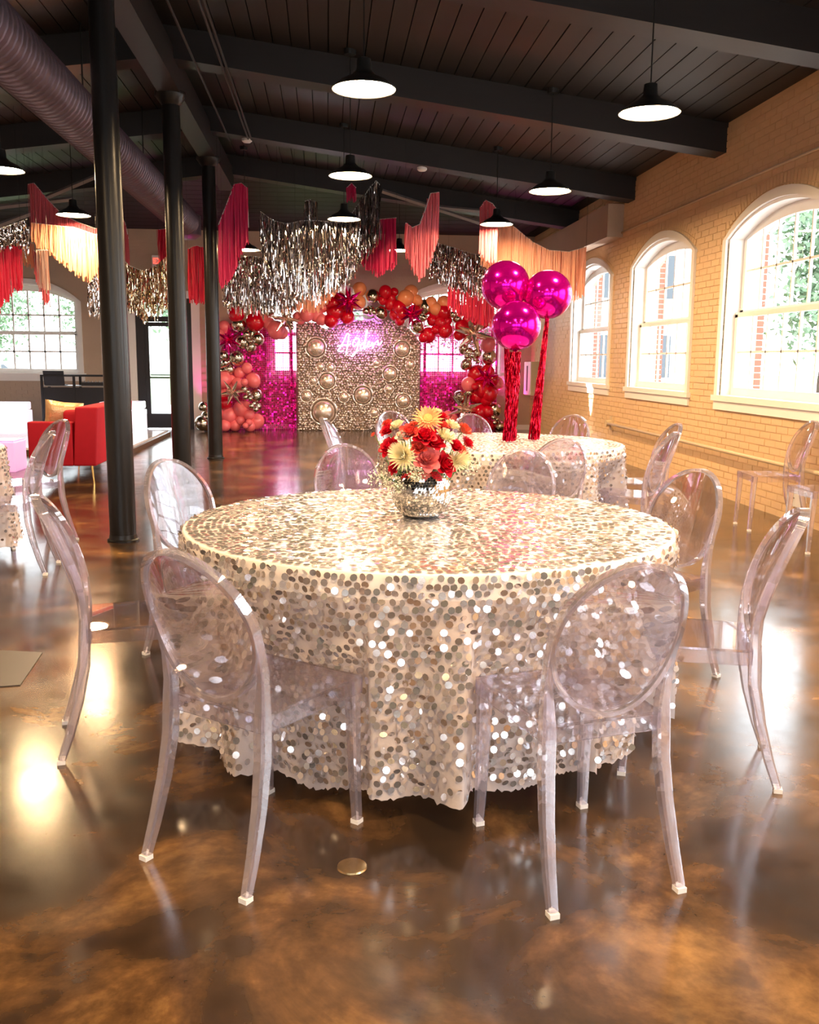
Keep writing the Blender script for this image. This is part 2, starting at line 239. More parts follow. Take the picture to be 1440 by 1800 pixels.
BALLOONS = [(-1.91, 18.0, 1.96, 0.114, 'C'), (-1.64, 17.95, 1.99, 0.142, 'S'), (-1.67, 17.9, 2.19, 0.156, 'R'), (-1.75, 17.98, 2.16, 0.08, 'R'), (-1.33, 17.93, 2.05, 0.172, 'R'), (-1.25, 18.0, 2.23, 0.092, 'C'), (-1.37, 17.95, 2.29, 0.092, 'C'), (-1.06, 17.9, 2.27, 0.114, 'S'), (-1.07, 17.98, 2.02, 0.126, 'C'), (-1.16, 17.93, 2.12, 0.092, 'C'), (-1.39, 18.0, 1.82, 0.142, 'S'), (-1.58, 17.95, 1.68, 0.126, 'S'), (-1.29, 17.9, 1.73, 0.126, 'S'), (-1.43, 17.98, 1.6, 0.114, 'S'), (-1.48, 17.71, 1.81, 0.069, 'S'), (-1.46, 17.78, 1.75, 0.05, 'S'), (-1.41, 17.73, 1.69, 0.041, 'S'), (-0.94, 17.9, 1.91, 0.172, 'C'), (-0.86, 17.98, 1.87, 0.137, 'C'), (-0.74, 17.93, 2.08, 0.114, 'S'), (-0.67, 17.78, 2.01, 0.057, 'S'), (-0.65, 17.73, 1.95, 0.046, 'S'), (-0.36, 17.9, 2.2, 0.137, 'C'), (-0.19, 17.98, 2.2, 0.137, 'C'), (-0.1, 17.93, 2.11, 0.114, 'C'), (-0.05, 18.0, 2.33, 0.092, 'C'), (-1.93, 17.95, 1.42, 0.103, 'S'), (-1.68, 17.9, 1.38, 0.142, 'S'), (-1.84, 17.98, 1.18, 0.11, 'S'), (-1.88, 17.71, 1.29, 0.069, 'S'), (-1.95, 17.78, 1.26, 0.064, 'S'), (-1.83, 17.73, 1.31, 0.046, 'S'), (-1.94, 17.9, 0.98, 0.16, 'C'), (-1.8, 17.98, 0.98, 0.092, 'C'), (-1.68, 17.93, 0.91, 0.114, 'C'), (-1.64, 18.0, 1.11, 0.11, 'C'), (-1.5, 17.95, 1.2, 0.103, 'C'), (-1.53, 17.68, 0.94, 0.069, 'C'), (-1.51, 17.98, 0.91, 0.08, 'C'), (-1.39, 17.93, 0.97, 0.142, 'C'), (-1.8, 18.0, 0.84, 0.092, 'C'), (-1.96, 17.95, 0.71, 0.114, 'C'), (-1.93, 17.9, 0.55, 0.126, 'R'), (-1.34, 17.98, 0.69, 0.126, 'S'), (-1.54, 17.71, 0.81, 0.069, 'S'), (-1.48, 17.78, 0.76, 0.05, 'S'), (-1.52, 17.73, 0.66, 0.055, 'S'), (-1.43, 17.68, 0.64, 0.046, 'S'), (-1.45, 17.76, 0.71, 0.041, 'S'), (-1.41, 17.71, 0.5, 0.055, 'S'), (-1.37, 17.78, 0.54, 0.046, 'S'), (-1.31, 17.95, 0.48, 0.073, 'S'), (-1.33, 17.68, 0.44, 0.057, 'S'), (-1.63, 17.98, 0.43, 0.156, 'C'), (-1.53, 17.93, 0.51, 0.08, 'C'), (-1.86, 18.0, 0.31, 0.165, 'C'), (-1.64, 17.95, 0.22, 0.096, 'C'), (-1.47, 17.9, 0.32, 0.103, 'C'), (-1.75, 17.98, 0.12, 0.114, 'C'), (-1.93, 17.93, 0.12, 0.114, 'C'), (-1.47, 17.78, 0.19, 0.064, 'C'), (-1.53, 17.73, 0.13, 0.057, 'C'), (-1.46, 17.9, 0.12, 0.114, 'C'), (-1.34, 17.98, 0.2, 0.149, 'C'), (0.12, 17.93, 2.4, 0.137, 'R'), (0.24, 18.0, 2.49, 0.126, 'R'), (0.17, 17.95, 2.25, 0.183, 'R'), (0.08, 17.9, 2.09, 0.137, 'R'), (0.37, 17.98, 2.32, 0.137, 'R'), (0.39, 17.93, 2.16, 0.137, 'R'), (-0.54, 18.0, 2.15, 0.103, 'C'), (-0.48, 17.95, 2.09, 0.08, 'C'), (-1.99, 17.9, 1.81, 0.103, 'C'), (-2.03, 17.98, 1.13, 0.103, 'S'), (-2.06, 17.93, 0.36, 0.114, 'C'), (0.62, 18.0, 2.68, 0.133, 'P'), (0.6, 17.95, 2.43, 0.137, 'P'), (0.86, 17.9, 2.55, 0.133, 'S'), (0.82, 17.98, 2.28, 0.103, 'S'), (0.73, 17.71, 2.26, 0.069, 'S'), (0.88, 17.78, 2.25, 0.057, 'S'), (1.01, 17.95, 2.24, 0.133, 'S'), (1.1, 17.9, 2.63, 0.126, 'R'), (1.27, 17.98, 2.63, 0.087, 'R'), (1.22, 17.93, 2.52, 0.08, 'R'), (1.21, 18.0, 2.42, 0.137, 'R'), (1.05, 17.95, 2.48, 0.092, 'R'), (1.36, 17.9, 2.35, 0.137, 'R'), (1.29, 17.98, 2.22, 0.114, 'R'), (1.49, 17.93, 2.52, 0.16, 'P'), (1.59, 18.0, 2.64, 0.137, 'P'), (1.7, 17.95, 2.49, 0.103, 'P'), (1.42, 17.9, 2.22, 0.126, 'R'), (1.65, 17.98, 2.27, 0.137, 'R'), (1.38, 17.93, 2.11, 0.103, 'R'), (1.86, 18.0, 2.36, 0.149, 'S'), (1.81, 17.73, 2.15, 0.064, 'S'), (1.74, 17.68, 2.17, 0.046, 'S'), (1.78, 17.76, 2.11, 0.041, 'S'), (1.71, 17.93, 2.0, 0.126, 'S'), (1.73, 17.78, 2.06, 0.069, 'S'), (1.97, 17.95, 2.45, 0.114, 'P'), (2.05, 17.9, 2.33, 0.114, 'P'), (2.22, 17.98, 2.45, 0.137, 'P'), (2.21, 17.93, 2.27, 0.142, 'R'), (2.06, 18.0, 2.23, 0.126, 'R'), (1.99, 17.95, 2.12, 0.103, 'R'), (2.15, 17.9, 2.07, 0.114, 'R'), (2.27, 17.98, 2.12, 0.114, 'R'), (2.24, 17.93, 1.94, 0.149, 'R'), (1.93, 18.0, 1.85, 0.149, 'R'), (1.84, 17.95, 1.8, 0.103, 'R'), (2.06, 17.9, 1.94, 0.092, 'R'), (2.42, 17.76, 2.37, 0.064, 'S'), (2.56, 17.93, 2.31, 0.103, 'S'), (2.48, 18.0, 2.15, 0.092, 'S'), (2.37, 17.73, 2.22, 0.069, 'S'), (2.78, 17.9, 2.28, 0.114, 'R'), (2.7, 17.98, 2.12, 0.137, 'R'), (2.56, 17.93, 2.01, 0.137, 'R'), (2.89, 18.0, 2.13, 0.126, 'R'), (2.97, 17.95, 2.08, 0.114, 'R'), (2.65, 17.9, 1.9, 0.114, 'R'), (2.52, 17.98, 1.86, 0.114, 'R'), (3.07, 17.93, 1.68, 0.149, 'C'), (2.62, 18.0, 1.59, 0.103, 'S'), (2.7, 17.95, 1.53, 0.103, 'S'), (2.85, 17.9, 1.51, 0.092, 'S'), (3.1, 17.98, 1.44, 0.149, 'S'), (2.74, 17.71, 1.46, 0.057, 'S'), (2.7, 17.78, 1.39, 0.05, 'S'), (2.63, 17.73, 1.45, 0.046, 'S'), (2.78, 17.68, 1.39, 0.041, 'S'), (2.86, 17.76, 1.35, 0.041, 'S'), (2.66, 17.93, 1.3, 0.114, 'S'), (2.88, 18.0, 1.12, 0.183, 'R'), (3.06, 17.95, 1.14, 0.16, 'R'), (3.19, 17.9, 1.01, 0.114, 'R'), (3.28, 17.98, 0.94, 0.126, 'C'), (2.71, 17.93, 0.92, 0.142, 'C'), (2.81, 17.78, 0.88, 0.069, 'R'), (2.97, 17.95, 0.83, 0.183, 'R'), (3.11, 17.9, 0.74, 0.16, 'R'), (3.19, 17.98, 0.78, 0.114, 'R'), (3.07, 17.93, 0.62, 0.126, 'R'), (2.89, 18.0, 0.69, 0.137, 'R'), (2.54, 17.95, 0.67, 0.133, 'S'), (2.5, 17.68, 0.7, 0.05, 'S'), (2.57, 17.76, 0.65, 0.037, 'S'), (2.72, 17.93, 0.76, 0.08, 'S'), (2.95, 18.0, 0.37, 0.172, 'R'), (2.8, 17.95, 0.44, 0.114, 'R'), (3.09, 17.9, 0.4, 0.114, 'R'), (3.24, 17.98, 0.44, 0.137, 'S'), (3.17, 17.71, 0.3, 0.05, 'S'), (3.25, 17.78, 0.26, 0.046, 'S'), (3.2, 17.73, 0.2, 0.041, 'S'), (3.33, 17.9, 0.12, 0.103, 'S'), (2.83, 17.98, 0.17, 0.16, 'R'), (3.01, 17.93, 0.15, 0.149, 'R'), (3.14, 18.0, 0.12, 0.114, 'R'), (2.41, 17.95, 0.23, 0.126, 'C'), (2.31, 17.9, 0.33, 0.092, 'C'), (2.51, 17.98, 0.12, 0.114, 'C'), (2.22, 17.93, 0.3, 0.103, 'R')]
CLUSTER = [(-2.32, 17.9, 0.47, 0.091), (-2.36, 17.95, 0.16, 0.141), (-2.26, 18.0, 0.28, 0.125), (-2.29, 18.05, 0.11, 0.096)]
STARS = [(-1.79, 17.62, 1.72, 0.25, 'M'), (-0.75, 17.62, 2.1, 0.29, 'T'), (-1.75, 17.62, 0.75, 0.27, 'T'), (0.4, 17.62, 2.45, 0.29, 'M'), (1.58, 17.62, 2.21, 0.25, 'M'), (2.74, 17.62, 1.87, 0.41, 'T'), (3.01, 17.62, 1.06, 0.26, 'M'), (2.6, 17.62, 0.46, 0.34, 'T')]
DOMES = [(-0.21, 1.59, 0.197), (0.0, 0.96, 0.167), (-0.07, 0.37, 0.254), (-0.27, 0.96, 0.088), (-0.4, 0.67, 0.116), (0.07, 1.21, 0.088), (0.32, 0.65, 0.104), (-0.13, 1.23, 0.079), (0.69, 0.69, 0.19), (1.22, 1.11, 0.153), (1.45, 1.58, 0.167), (1.48, 0.58, 0.153), (1.2, 0.81, 0.088), (1.61, 1.29, 0.093), (0.91, 0.35, 0.093), (0.95, 1.31, 0.079)]
NEON_TEXT = [[(0.2, 1.534), (0.245, 1.584), (0.29, 1.661), (0.335, 1.75), (0.368, 1.827), (0.391, 1.855), (0.413, 1.839), (0.407, 1.751), (0.39, 1.64), (0.373, 1.53), (0.362, 1.463)], [(0.194, 1.616), (0.267, 1.633), (0.345, 1.64), (0.413, 1.64), (0.452, 1.674)], [(0.211, 1.534), (0.244, 1.523), (0.289, 1.523), (0.312, 1.54)], [(0.614, 1.753), (0.569, 1.774), (0.519, 1.735), (0.491, 1.674), (0.502, 1.63), (0.541, 1.63), (0.581, 1.675), (0.614, 1.731), (0.592, 1.642), (0.569, 1.564), (0.535, 1.487), (0.502, 1.442), (0.468, 1.425)], [(0.462, 1.425), (0.535, 1.509), (0.603, 1.543)], [(0.704, 1.665), (0.676, 1.676), (0.642, 1.642), (0.637, 1.587), (0.665, 1.576), (0.698, 1.615), (0.721, 1.709), (0.737, 1.82), (0.754, 1.908), (0.765, 1.925), (0.762, 1.875), (0.737, 1.765), (0.721, 1.643), (0.715, 1.555)], [(0.726, 1.588), (0.76, 1.633), (0.799, 1.688), (0.81, 1.71), (0.788, 1.705), (0.771, 1.655), (0.788, 1.611), (0.827, 1.633), (0.861, 1.689)], [(0.855, 1.7), (0.872, 1.645), (0.867, 1.589), (0.889, 1.645), (0.928, 1.7), (0.962, 1.723), (0.973, 1.69), (0.979, 1.646), (1.013, 1.668), (1.046, 1.724)]]
NEON_LINE = [[(0.112, 1.934), (0.157, 1.99), (0.213, 2.034), (0.28, 2.051), (0.325, 2.095), (0.38, 2.107), (0.436, 2.086), (0.514, 2.087), (0.57, 2.109), (0.603, 2.142)], [(0.614, 2.148), (0.67, 2.16), (0.704, 2.127), (0.771, 2.111), (0.838, 2.118), (0.883, 2.14), (0.916, 2.097), (0.961, 2.059), (1.028, 2.06)]]
FLOWERS = [(0.23, 3.485, 1.051, 0.034, 'red_rose'), (0.445, 3.487, 0.985, 0.038, 'red_rose'), (0.371, 3.459, 1.007, 0.042, 'pink_rose'), (0.361, 3.457, 1.096, 0.036, 'red_rose'), (0.4, 3.456, 1.072, 0.031, 'red_rose'), (0.34, 3.45, 1.054, 0.027, 'coral_rose'), (0.249, 3.509, 0.97, 0.022, 'red_rose'), (0.484, 3.487, 1.055, 0.027, 'red_rose'), (0.537, 3.541, 1.061, 0.025, 'red_rose'), (0.28, 3.467, 1.092, 0.029, 'white_rose'), (0.302, 3.468, 1.109, 0.032, 'coral_rose'), (0.227, 3.513, 1.113, 0.027, 'red_rose'), (0.225, 3.551, 1.135, 0.018, 'coral_rose'), (0.261, 3.499, 1.128, 0.025, 'cream_carnation'), (0.376, 3.498, 1.152, 0.051, 'gerbera'), (0.284, 3.466, 1.014, 0.051, 'chrysanthemum'), (0.487, 3.504, 0.995, 0.04, 'chrysanthemum_white'), (0.417, 3.551, 1.179, 0.018, 'cream_carnation'), (0.442, 3.473, 1.091, 0.034, 'cream_carnation'), (0.471, 3.514, 1.128, 0.027, 'cream_carnation'), (0.524, 3.551, 1.107, 0.032, 'coral_carnation'), (0.436, 3.493, 1.129, 0.022, 'coral_rose'), (0.32, 3.481, 1.133, 0.016, 'coral_carnation'), (0.439, 3.544, 1.162, 0.02, 'red_rose'), (0.508, 3.507, 1.035, 0.022, 'coral_carnation'), (0.175, 3.551, 1.09, 0.011, 'coral_carnation'), (0.536, 3.542, 1.02, 0.009, 'red_bud')]

# ---------------------------------------------------------------- helpers
class MB:
    def __init__(s): s.v = []; s.f = []
    def add(s, vs, fs):
        n = len(s.v); s.v += [tuple(v) for v in vs]; s.f += [tuple(i + n for i in f) for f in fs]; return s
    def box(s, x0, x1, y0, y1, z0, z1):
        return s.add([(x0, y0, z0), (x1, y0, z0), (x1, y1, z0), (x0, y1, z0), (x0, y0, z1), (x1, y0, z1), (x1, y1, z1), (x0, y1, z1)],
                     [(0, 3, 2, 1), (4, 5, 6, 7), (0, 1, 5, 4), (1, 2, 6, 5), (2, 3, 7, 6), (3, 0, 4, 7)])
    def hexa(s, p):   # eight corners: four below, four above
        return s.add(p, [(0, 3, 2, 1), (4, 5, 6, 7), (0, 1, 5, 4), (1, 2, 6, 5), (2, 3, 7, 6), (3, 0, 4, 7)])
    def sweep(s, pts, prof, closed=False, up=Vector((0, 0, 1)), cap=True):
        """profile: function k -> list of (a, b) in the local frame, or a list"""
        pts = [Vector(p) for p in pts]; n = len(pts); rings = []
        for i, p in enumerate(pts):
            if closed: t = pts[(i + 1) % n] - pts[i - 1]
            else: t = pts[min(i + 1, n - 1)] - pts[max(i - 1, 0)]
            t.normalize(); u = up(i) if callable(up) else up
            a = t.cross(u)
            if a.length < 1e-4: a = t.cross(Vector((1, 0, 0)))
            a.normalize(); b = a.cross(t)
            pr = prof(i) if callable(prof) else prof
            rings.append([p + a * q[0] + b * q[1] for q in pr])
        m = len(rings[0]); vs = [v for r in rings for v in r]; fs = []
        for i in range(n if closed else n - 1):
            j = (i + 1) % n
            for k in range(m):
                l = (k + 1) % m; fs.append((i * m + k, i * m + l, j * m + l, j * m + k))
        if cap and not closed: fs.append(tuple(range(m))[::-1]); fs.append(tuple((n - 1) * m + k for k in range(m)))
        return s.add(vs, fs)
    def tube(s, pts, r, seg=8, closed=False):
        rr = r if callable(r) else (lambda i: r)
        return s.sweep(pts, lambda i: [(rr(i) * math.cos(2 * PI * k / seg), rr(i) * math.sin(2 * PI * k / seg)) for k in range(seg)], closed)
    def lathe(s, prof, seg=24, cx=0, cy=0, caps=True):
        m = len(prof); vs = []; fs = []
        for k in range(seg):
            a = 2 * PI * k / seg
            for r, z in prof: vs.append((cx + r * math.cos(a), cy + r * math.sin(a), z))
        for k in range(seg):
            l = (k + 1) % seg
            for i in range(m - 1): fs.append((k * m + i, l * m + i, l * m + i + 1, k * m + i + 1))
        if caps:
            fs.append(tuple(k * m for k in range(seg))[::-1]); fs.append(tuple(k * m + m - 1 for k in range(seg)))
        return s.add(vs, fs)
    def ball(s, c, r, seg=16, rings=10, sc=(1, 1, 1)):
        vs = [(c[0], c[1], c[2] - r * sc[2])]; fs = []
        for i in range(1, rings):
            t = PI * i / rings
            for k in range(seg):
                a = 2 * PI * k / seg
                vs.append((c[0] + r * sc[0] * math.sin(t) * math.cos(a), c[1] + r * sc[1] * math.sin(t) * math.sin(a), c[2] - r * sc[2] * math.cos(t)))
        vs.append((c[0], c[1], c[2] + r * sc[2])); T = len(vs) - 1
        for k in range(seg):
            l = (k + 1) % seg; fs.append((0, 1 + l, 1 + k)); b = 1 + (rings - 2) * seg; fs.append((b + k, b + l, T))
            for i in range(rings - 2): fs.append((1 + i * seg + k, 1 + i * seg + l, 1 + (i + 1) * seg + l, 1 + (i + 1) * seg + k))
        return s.add(vs, fs)
    def mesh(s, name, m, smooth=False):
        me = bpy.data.meshes.new(name); me.from_pydata(s.v, [], s.f); me.materials.append(MM[m] if isinstance(m, str) else m)
        if smooth: me.polygons.foreach_set('use_smooth', [True] * len(me.polygons))
        me.update(); return me
    def build(s, name, m, parent=None, smooth=False, loc=None, auto=None):
        me = s.mesh(name, m, smooth or auto is not None)
        if auto is not None: me.set_sharp_from_angle(angle=math.radians(auto))
        return link(name, me, parent, loc)

def link(name, me, parent=None, loc=None, rot=None, scale=None):
    o = bpy.data.objects.new(name, me); COL.objects.link(o)
    if parent: o.parent = parent
    if loc: o.location = loc
    if rot: o.rotation_euler = rot
    if scale: o.scale = scale
    return o
def tag(o, label=None, cat=None, group=None, kind=None):
    if label: o['label'] = label
    if cat: o['category'] = cat
    if group: o['group'] = group
    if kind: o['kind'] = kind
    return o
def thing(name, label, cat, loc=(0, 0, 0), rz=0, group=None):
    o = bpy.data.objects.new(name, None); COL.objects.link(o); o.location = loc; o.rotation_euler = (0, 0, rz); o.empty_display_size = .1
    return tag(o, label, cat, group)
def copy_tree(o, parent=None):
    k = o.copy(); COL.objects.link(k)
    if parent: k.parent = parent
    for ch in list(o.children): copy_tree(ch, k)
    return k
def nmesh(name, V, Fq, m, smooth=False):
    """numpy vertices and equal-sized faces"""
    V = np.asarray(V, dtype=np.float32).reshape(-1, 3); Fq = np.asarray(Fq, dtype=np.int32); k = Fq.shape[1]
    me = bpy.data.meshes.new(name); me.vertices.add(len(V)); me.vertices.foreach_set('co', V.ravel())
    me.loops.add(Fq.size); me.loops.foreach_set('vertex_index', Fq.ravel())
    me.polygons.add(len(Fq)); me.polygons.foreach_set('loop_start', np.arange(0, Fq.size, k, dtype=np.int32))
    me.polygons.foreach_set('loop_total', np.full(len(Fq), k, dtype=np.int32))
    me.materials.append(MM[m]); me.update(calc_edges=True)
    if smooth: me.polygons.foreach_set('use_smooth', [True] * len(Fq))
    return me

# ---------------------------------------------------------------- the room
WX, WXL, WY, WYB = 4.07, -7.2, 18.6, -6.0
RX, RY = -1.55, 15.6                      # ridge line and the point where the hipped end starts
ZR, ZE = 4.5, 3.77
def zc(x, y=0):
    a = ZR - (ZR - ZE) * (x - RX) / (WX - RX) if x > RX else ZR - (ZR - ZE) * (RX - x) / (RX - WXL)
    if y > RY: a = min(a, ZR - (ZR - ZE) * (y - RY) / (WY - RY))
    return a

fl = MB().box(WXL - .4, WX + .35, WYB - .4, WY + .35, -.1, 0).build('floor', 'stained_concrete'); tag(fl, kind='structure')

def arc_z(u, W, zs, zt):
    h = zt - zs; r = (W * W / 4 + h * h) / (2 * h); return zt - r + math.sqrt(max(r * r - u * u, 0))
# each side: local (u along the wall, w outward from the inner face, z)
SIDES = {'right': lambda u, w, z: (WX + w, u, z), 'left': lambda u, w, z: (WXL - w, u, z),
         'far': lambda u, w, z: (u, WY + w, z), 'back': lambda u, w, z: (u, WYB - w, z)}
def upr(T, mb, u0, u1, w0, w1, z0, z1):
    p = [T(u0, w0, z0), T(u1, w0, z0), T(u1, w1, z0), T(u0, w1, z0), T(u0, w0, z1), T(u1, w0, z1), T(u1, w1, z1), T(u0, w1, z1)]
    return mb.hexa(p)
def wall(name, side, u0, u1, top, wins, m, thick=.35):
    T = SIDES[side]; mb = MB(); u = u0
    for (c0, W, z0, zs, zt) in sorted(wins):
        upr(T, mb, u, c0 - W / 2, 0, thick, 0, top)
        if z0 > 0: upr(T, mb, c0 - W / 2, c0 + W / 2, 0, thick, 0, z0)
        n = 14 if zt > zs else 1
        for k in range(n):
            a, b = -W / 2 + W * k / n, -W / 2 + W * (k + 1) / n
            za, zb = (arc_z(a, W, zs, zt), arc_z(b, W, zs, zt)) if zt > zs else (zt, zt)
            p = [T(c0 + a, 0, za), T(c0 + b, 0, zb), T(c0 + b, thick, zb), T(c0 + a, thick, za), T(c0 + a, 0, top), T(c0 + b, 0, top), T(c0 + b, thick, top), T(c0 + a, thick, top)]
            mb.hexa(p)
        u = c0 + W / 2
    upr(T, mb, u, u1, 0, thick, 0, top)
    return tag(mb.build(name, m), kind='structure')
ZS, ZT, Z0 = 2.60, 2.84, 1.03
WR = [(y, 2.06, Z0, ZS, ZT) for y in (-3.5, -.5, 2.45, 5.42, 8.42, 11.38, 14.42)]
WFAR = [(-5.68, 1.9, 1.06, 2.42, 2.74), (-.15, 1.9, 1.06, 2.5, 2.8), (2.5, 1.9, 1.06, 2.5, 2.8), (-3.12, 1.06, 0, 2.5, 2.5)]
WL = []
WB_FILL = [(x, 2.06, Z0, ZS, ZT) for x in (-4.6, -1.4, 1.8)]  # unseen windows behind the camera, added as daylight fill for chairs and cloth
wall_right = wall('wall_right', 'right', WYB - .35, WY + .35, 4.1, WR, 'mortar_paint')
wall_left = wall('wall_left', 'left', WYB - .35, WY + .35, 4.1, WL, 'far_paint')
wall_far = wall('wall_far', 'far', WXL, WX, 4.1, WFAR, 'far_paint')
wall_back = wall('wall_back', 'back', WXL, WX, 4.9, WB_FILL, 'far_paint')

# painted bricks of the right wall, running bond
bm_ = MB().box(-.006, .004, 0, 1, 0, 1); brick_me = bm_.mesh('brick', 'painted_brick')
CH, BL, J = .0678, .212, .009
rng = random.Random(3); small = []; stuffm = MB()
def brick_spans(row):
    z = row * CH; zm = z + CH / 2; off = (row % 2) * BL / 2; out = []
    k = int((6.9 - off) / BL)
    while True:
        y0 = k * BL + off; y1 = y0 + BL; k += 1
        if y0 > WY: break
        if y1 < 6.9: continue
        segs = [(y0, min(y1, WY))]
        for (c0, W, s0, s1, s2) in WR:
            if zm < s0 - .02: continue
            A = c0 - W / 2 - .0; B = c0 + W / 2
            if zm > s1 - .02:   # above the spring line: the ring of arch bricks stands here
                hh = s2 + .24
                if zm > hh: continue
                WW = W + .44
                ok = [u for u in [i * .02 - WW / 2 for i in range(int(WW / .02) + 1)] if arc_z(u, WW, s1 - .02, hh) > zm]
                if not ok: continue
                A, B = c0 + ok[0], c0 + ok[-1]
            ns = []
            for a, b in segs:
                if b <= A or a >= B: ns.append((a, b)); continue
                if a < A: ns.append((a, A))
                if b > B: ns.append((B, b))
            segs = ns
        for a, b in segs:
            if b - a > .03: out.append((a, b - J, z, z + CH - J))
    return out
rows = int(3.76 / CH)
allb = [b for r_ in range(rows) for b in brick_spans(r_)]
def vis_size(b): return b[0]
allb.sort(key=vis_size)
def in_view(b):   # what the frame shows of the wall
    y = b[1]; return y > 7.25 and (y > 7.9 or b[2] < 3.2)
near = [b for b in allb if in_view(b)][:290]; nset = set(near)
for b in allb:
    pr = rng.uniform(0, .004)
    if b in nset:
        link('brick', brick_me, wall_right, (WX - pr, b[0], b[2]), None, (1, b[1] - b[0], b[3] - b[2]))
    else:
        stuffm.box(WX - .006 - pr, WX + .002, b[0], b[1], b[2], b[3])
for (c0, W, s0, s1, s2) in WR:      # radial arch bricks over each window
    if c0 < 6: continue
    WW = W + .2; n = 34
    for k in range(n):
        a0 = -W / 2 + W * (k + .08) / n; a1 = -W / 2 + W * (k + .92) / n
        h = s2 - s1; rr = (W * W / 4 + h * h) / (2 * h); cz = s2 - rr
        def pt(a, d):
            th = math.asin(a / rr); return (c0 + (rr + d) * math.sin(th), cz + (rr + d) * math.cos(th))
        for d0, d1 in ((.012, .105), (.115, .21)):
            q = [pt(a0, d0), pt(a1, d0), pt(a1, d1), pt(a0, d1)]
            stuffm.add([(WX - .008, a, b) for a, b in q] + [(WX + .002, a, b) for a, b in q], [(0, 1, 2, 3), (0, 4, 5, 1), (1, 5, 6, 2), (2, 6, 7, 3), (3, 7, 4, 0)])
tag(stuffm.build('brickwork', 'painted_brick', wall_right), kind='stuff')
# brick courses of the far wall, too small to pick apart
fm = MB(); T = SIDES['far']
for r_ in range(rows):
    z = r_ * CH; x = WXL + (r_ % 2) * BL / 2
    while x < WX:
        x1 = min(x + BL - J, WX); zm = z + CH / 2
        if not any((c0 - W / 2 - .14 < x1 and c0 + W / 2 + .14 > x and z0 - .12 < zm < zt + .12) for (c0, W, z0, zs, zt) in WFAR):
            fm.box(x, x1, WY - .006 - rng.uniform(0, .003), WY + .002, z, z + CH - J)
        x += BL
tag(fm.build('brickwork', 'far_paint', wall_far), kind='stuff')

# ceiling: planks along the room, a hipped end, dark backing
ceil = MB()
t = .06
def quad_slab(mb, a, b, c_, d):
    up = [(p[0], p[1], p[2] + t) for p in (a, b, c_, d)]; mb.hexa([a, b, c_, d] + up)
e = .035
quad_slab(ceil, (RX, WYB, ZR + e), (WX, WYB, ZE + e), (WX, WY, ZE + e), (RX, RY, ZR + e))
quad_slab(ceil, (WXL, WYB, ZE + e), (RX, WYB, ZR + e), (RX, RY, ZR + e), (WXL, WY, ZE + e))
quad_slab(ceil, (RX, RY, ZR + e), (RX + .001, RY, ZR + e), (WX, WY, ZE + e), (WXL, WY, ZE + e))
ceiling = ceil.build('ceiling', 'ceiling_gap'); tag(ceiling, kind='structure')
PW = .172
for sgn in (1, -1):
    L = (WX - RX) if sgn > 0 else (RX - WXL); n = int(L / PW)
    for k in range(n):
        a, b = L * k / n + .005, L * (k + 1) / n - .005
        xa, xb = RX + sgn * a, RX + sgn * b
        ya, yb = RY + (WY - RY) * a / L, RY + (WY - RY) * b / L
        za, zb = zc(xa), zc(xb); dz = rng.uniform(0, .004)
        p = [(xa, WYB, za - dz), (xb, WYB, zb - dz), (xb, yb, zb - dz), (xa, ya, za - dz)]
        if sgn < 0: p = [p[1], p[0], p[3], p[2]]
        q = [(v[0], v[1], v[2] + .03) for v in p]
        MB().hexa(p + q).build('plank', 'ceiling_black', ceiling)
n = int((WY - RY) / PW)
for k in range(1, n):
    ya, yb = RY + (WY - RY) * k / n + .005, RY + (WY - RY) * (k + 1) / n - .005
    fa, fb = (ya - RY) / (WY - RY), (yb - RY) / (WY - RY)
    za, zb = ZR - (ZR - ZE) * fa, ZR - (ZR - ZE) * fb
    p = [(RX - (RX - WXL) * fa, ya, za), (RX + (WX - RX) * fa, ya, za), (RX + (WX - RX) * fb, yb, zb), (RX - (RX - WXL) * fb, yb, zb)]
    MB().hexa(p + [(v[0], v[1], v[2] + .03) for v in p]).build('plank', 'ceiling_black', ceiling)

# beams
for i, y in enumerate((-4.4, -1.55, 1.3, 4.12, 6.95, 9.78, 12.64, 15.45)):
    mb = MB(); d = .29; hw = .14
    for xa, xb in ((WXL, RX), (RX, WX)):
        p = [(xa, y - hw, zc(xa) - d), (xb, y - hw, zc(xb) - d), (xb, y + hw, zc(xb) - d), (xa, y + hw, zc(xa) - d)]
        mb.hexa(p + [(v[0], v[1], v[2] + d + .02) for v in p])
    o = mb.build('trim_%d' % (i + 1), 'beam_black', auto=30); tag(o, kind='structure')
o = MB().box(RX - .11, RX + .11, WYB, RY - .1, ZR - .52, ZR - .2).build('trim_9', 'beam_black'); tag(o, kind='structure')
# boxed ledge along the right wall
o = MB().box(3.84, WX, 12.95, WY, 3.06, 3.5).build('trim_10', 'far_paint'); tag(o, kind='structure')
for i, (a, b) in enumerate((((.88, 15.2, 3.98), (2.75, 15.2, 3.44)), ((1.55, 15.2, 3.77), (2.6, 15.2, 3.7)), ((-4.9, 14.2, 3.43), (-3.6, 14.2, 3.6)), ((-5.2, 14.2, 3.0), (-3.9, 14.2, 3.5)), ((-4.2, 14.6, 3.62), (-3.2, 14.6, 4.05)))):
    o = MB().tube([a, b], .035, 4).build('roof_brace', 'brace_grey'); tag(o, ['pale grey slanting brace beside the coral fringe under the roof', 'upper pale grey brace meeting the slanting one at right', 'upper pale brace over the left tinsel garland', 'lower pale brace sloping down over the left tinsel garland', 'pale brace between the rose fringe and the first black column'][i], 'brace')
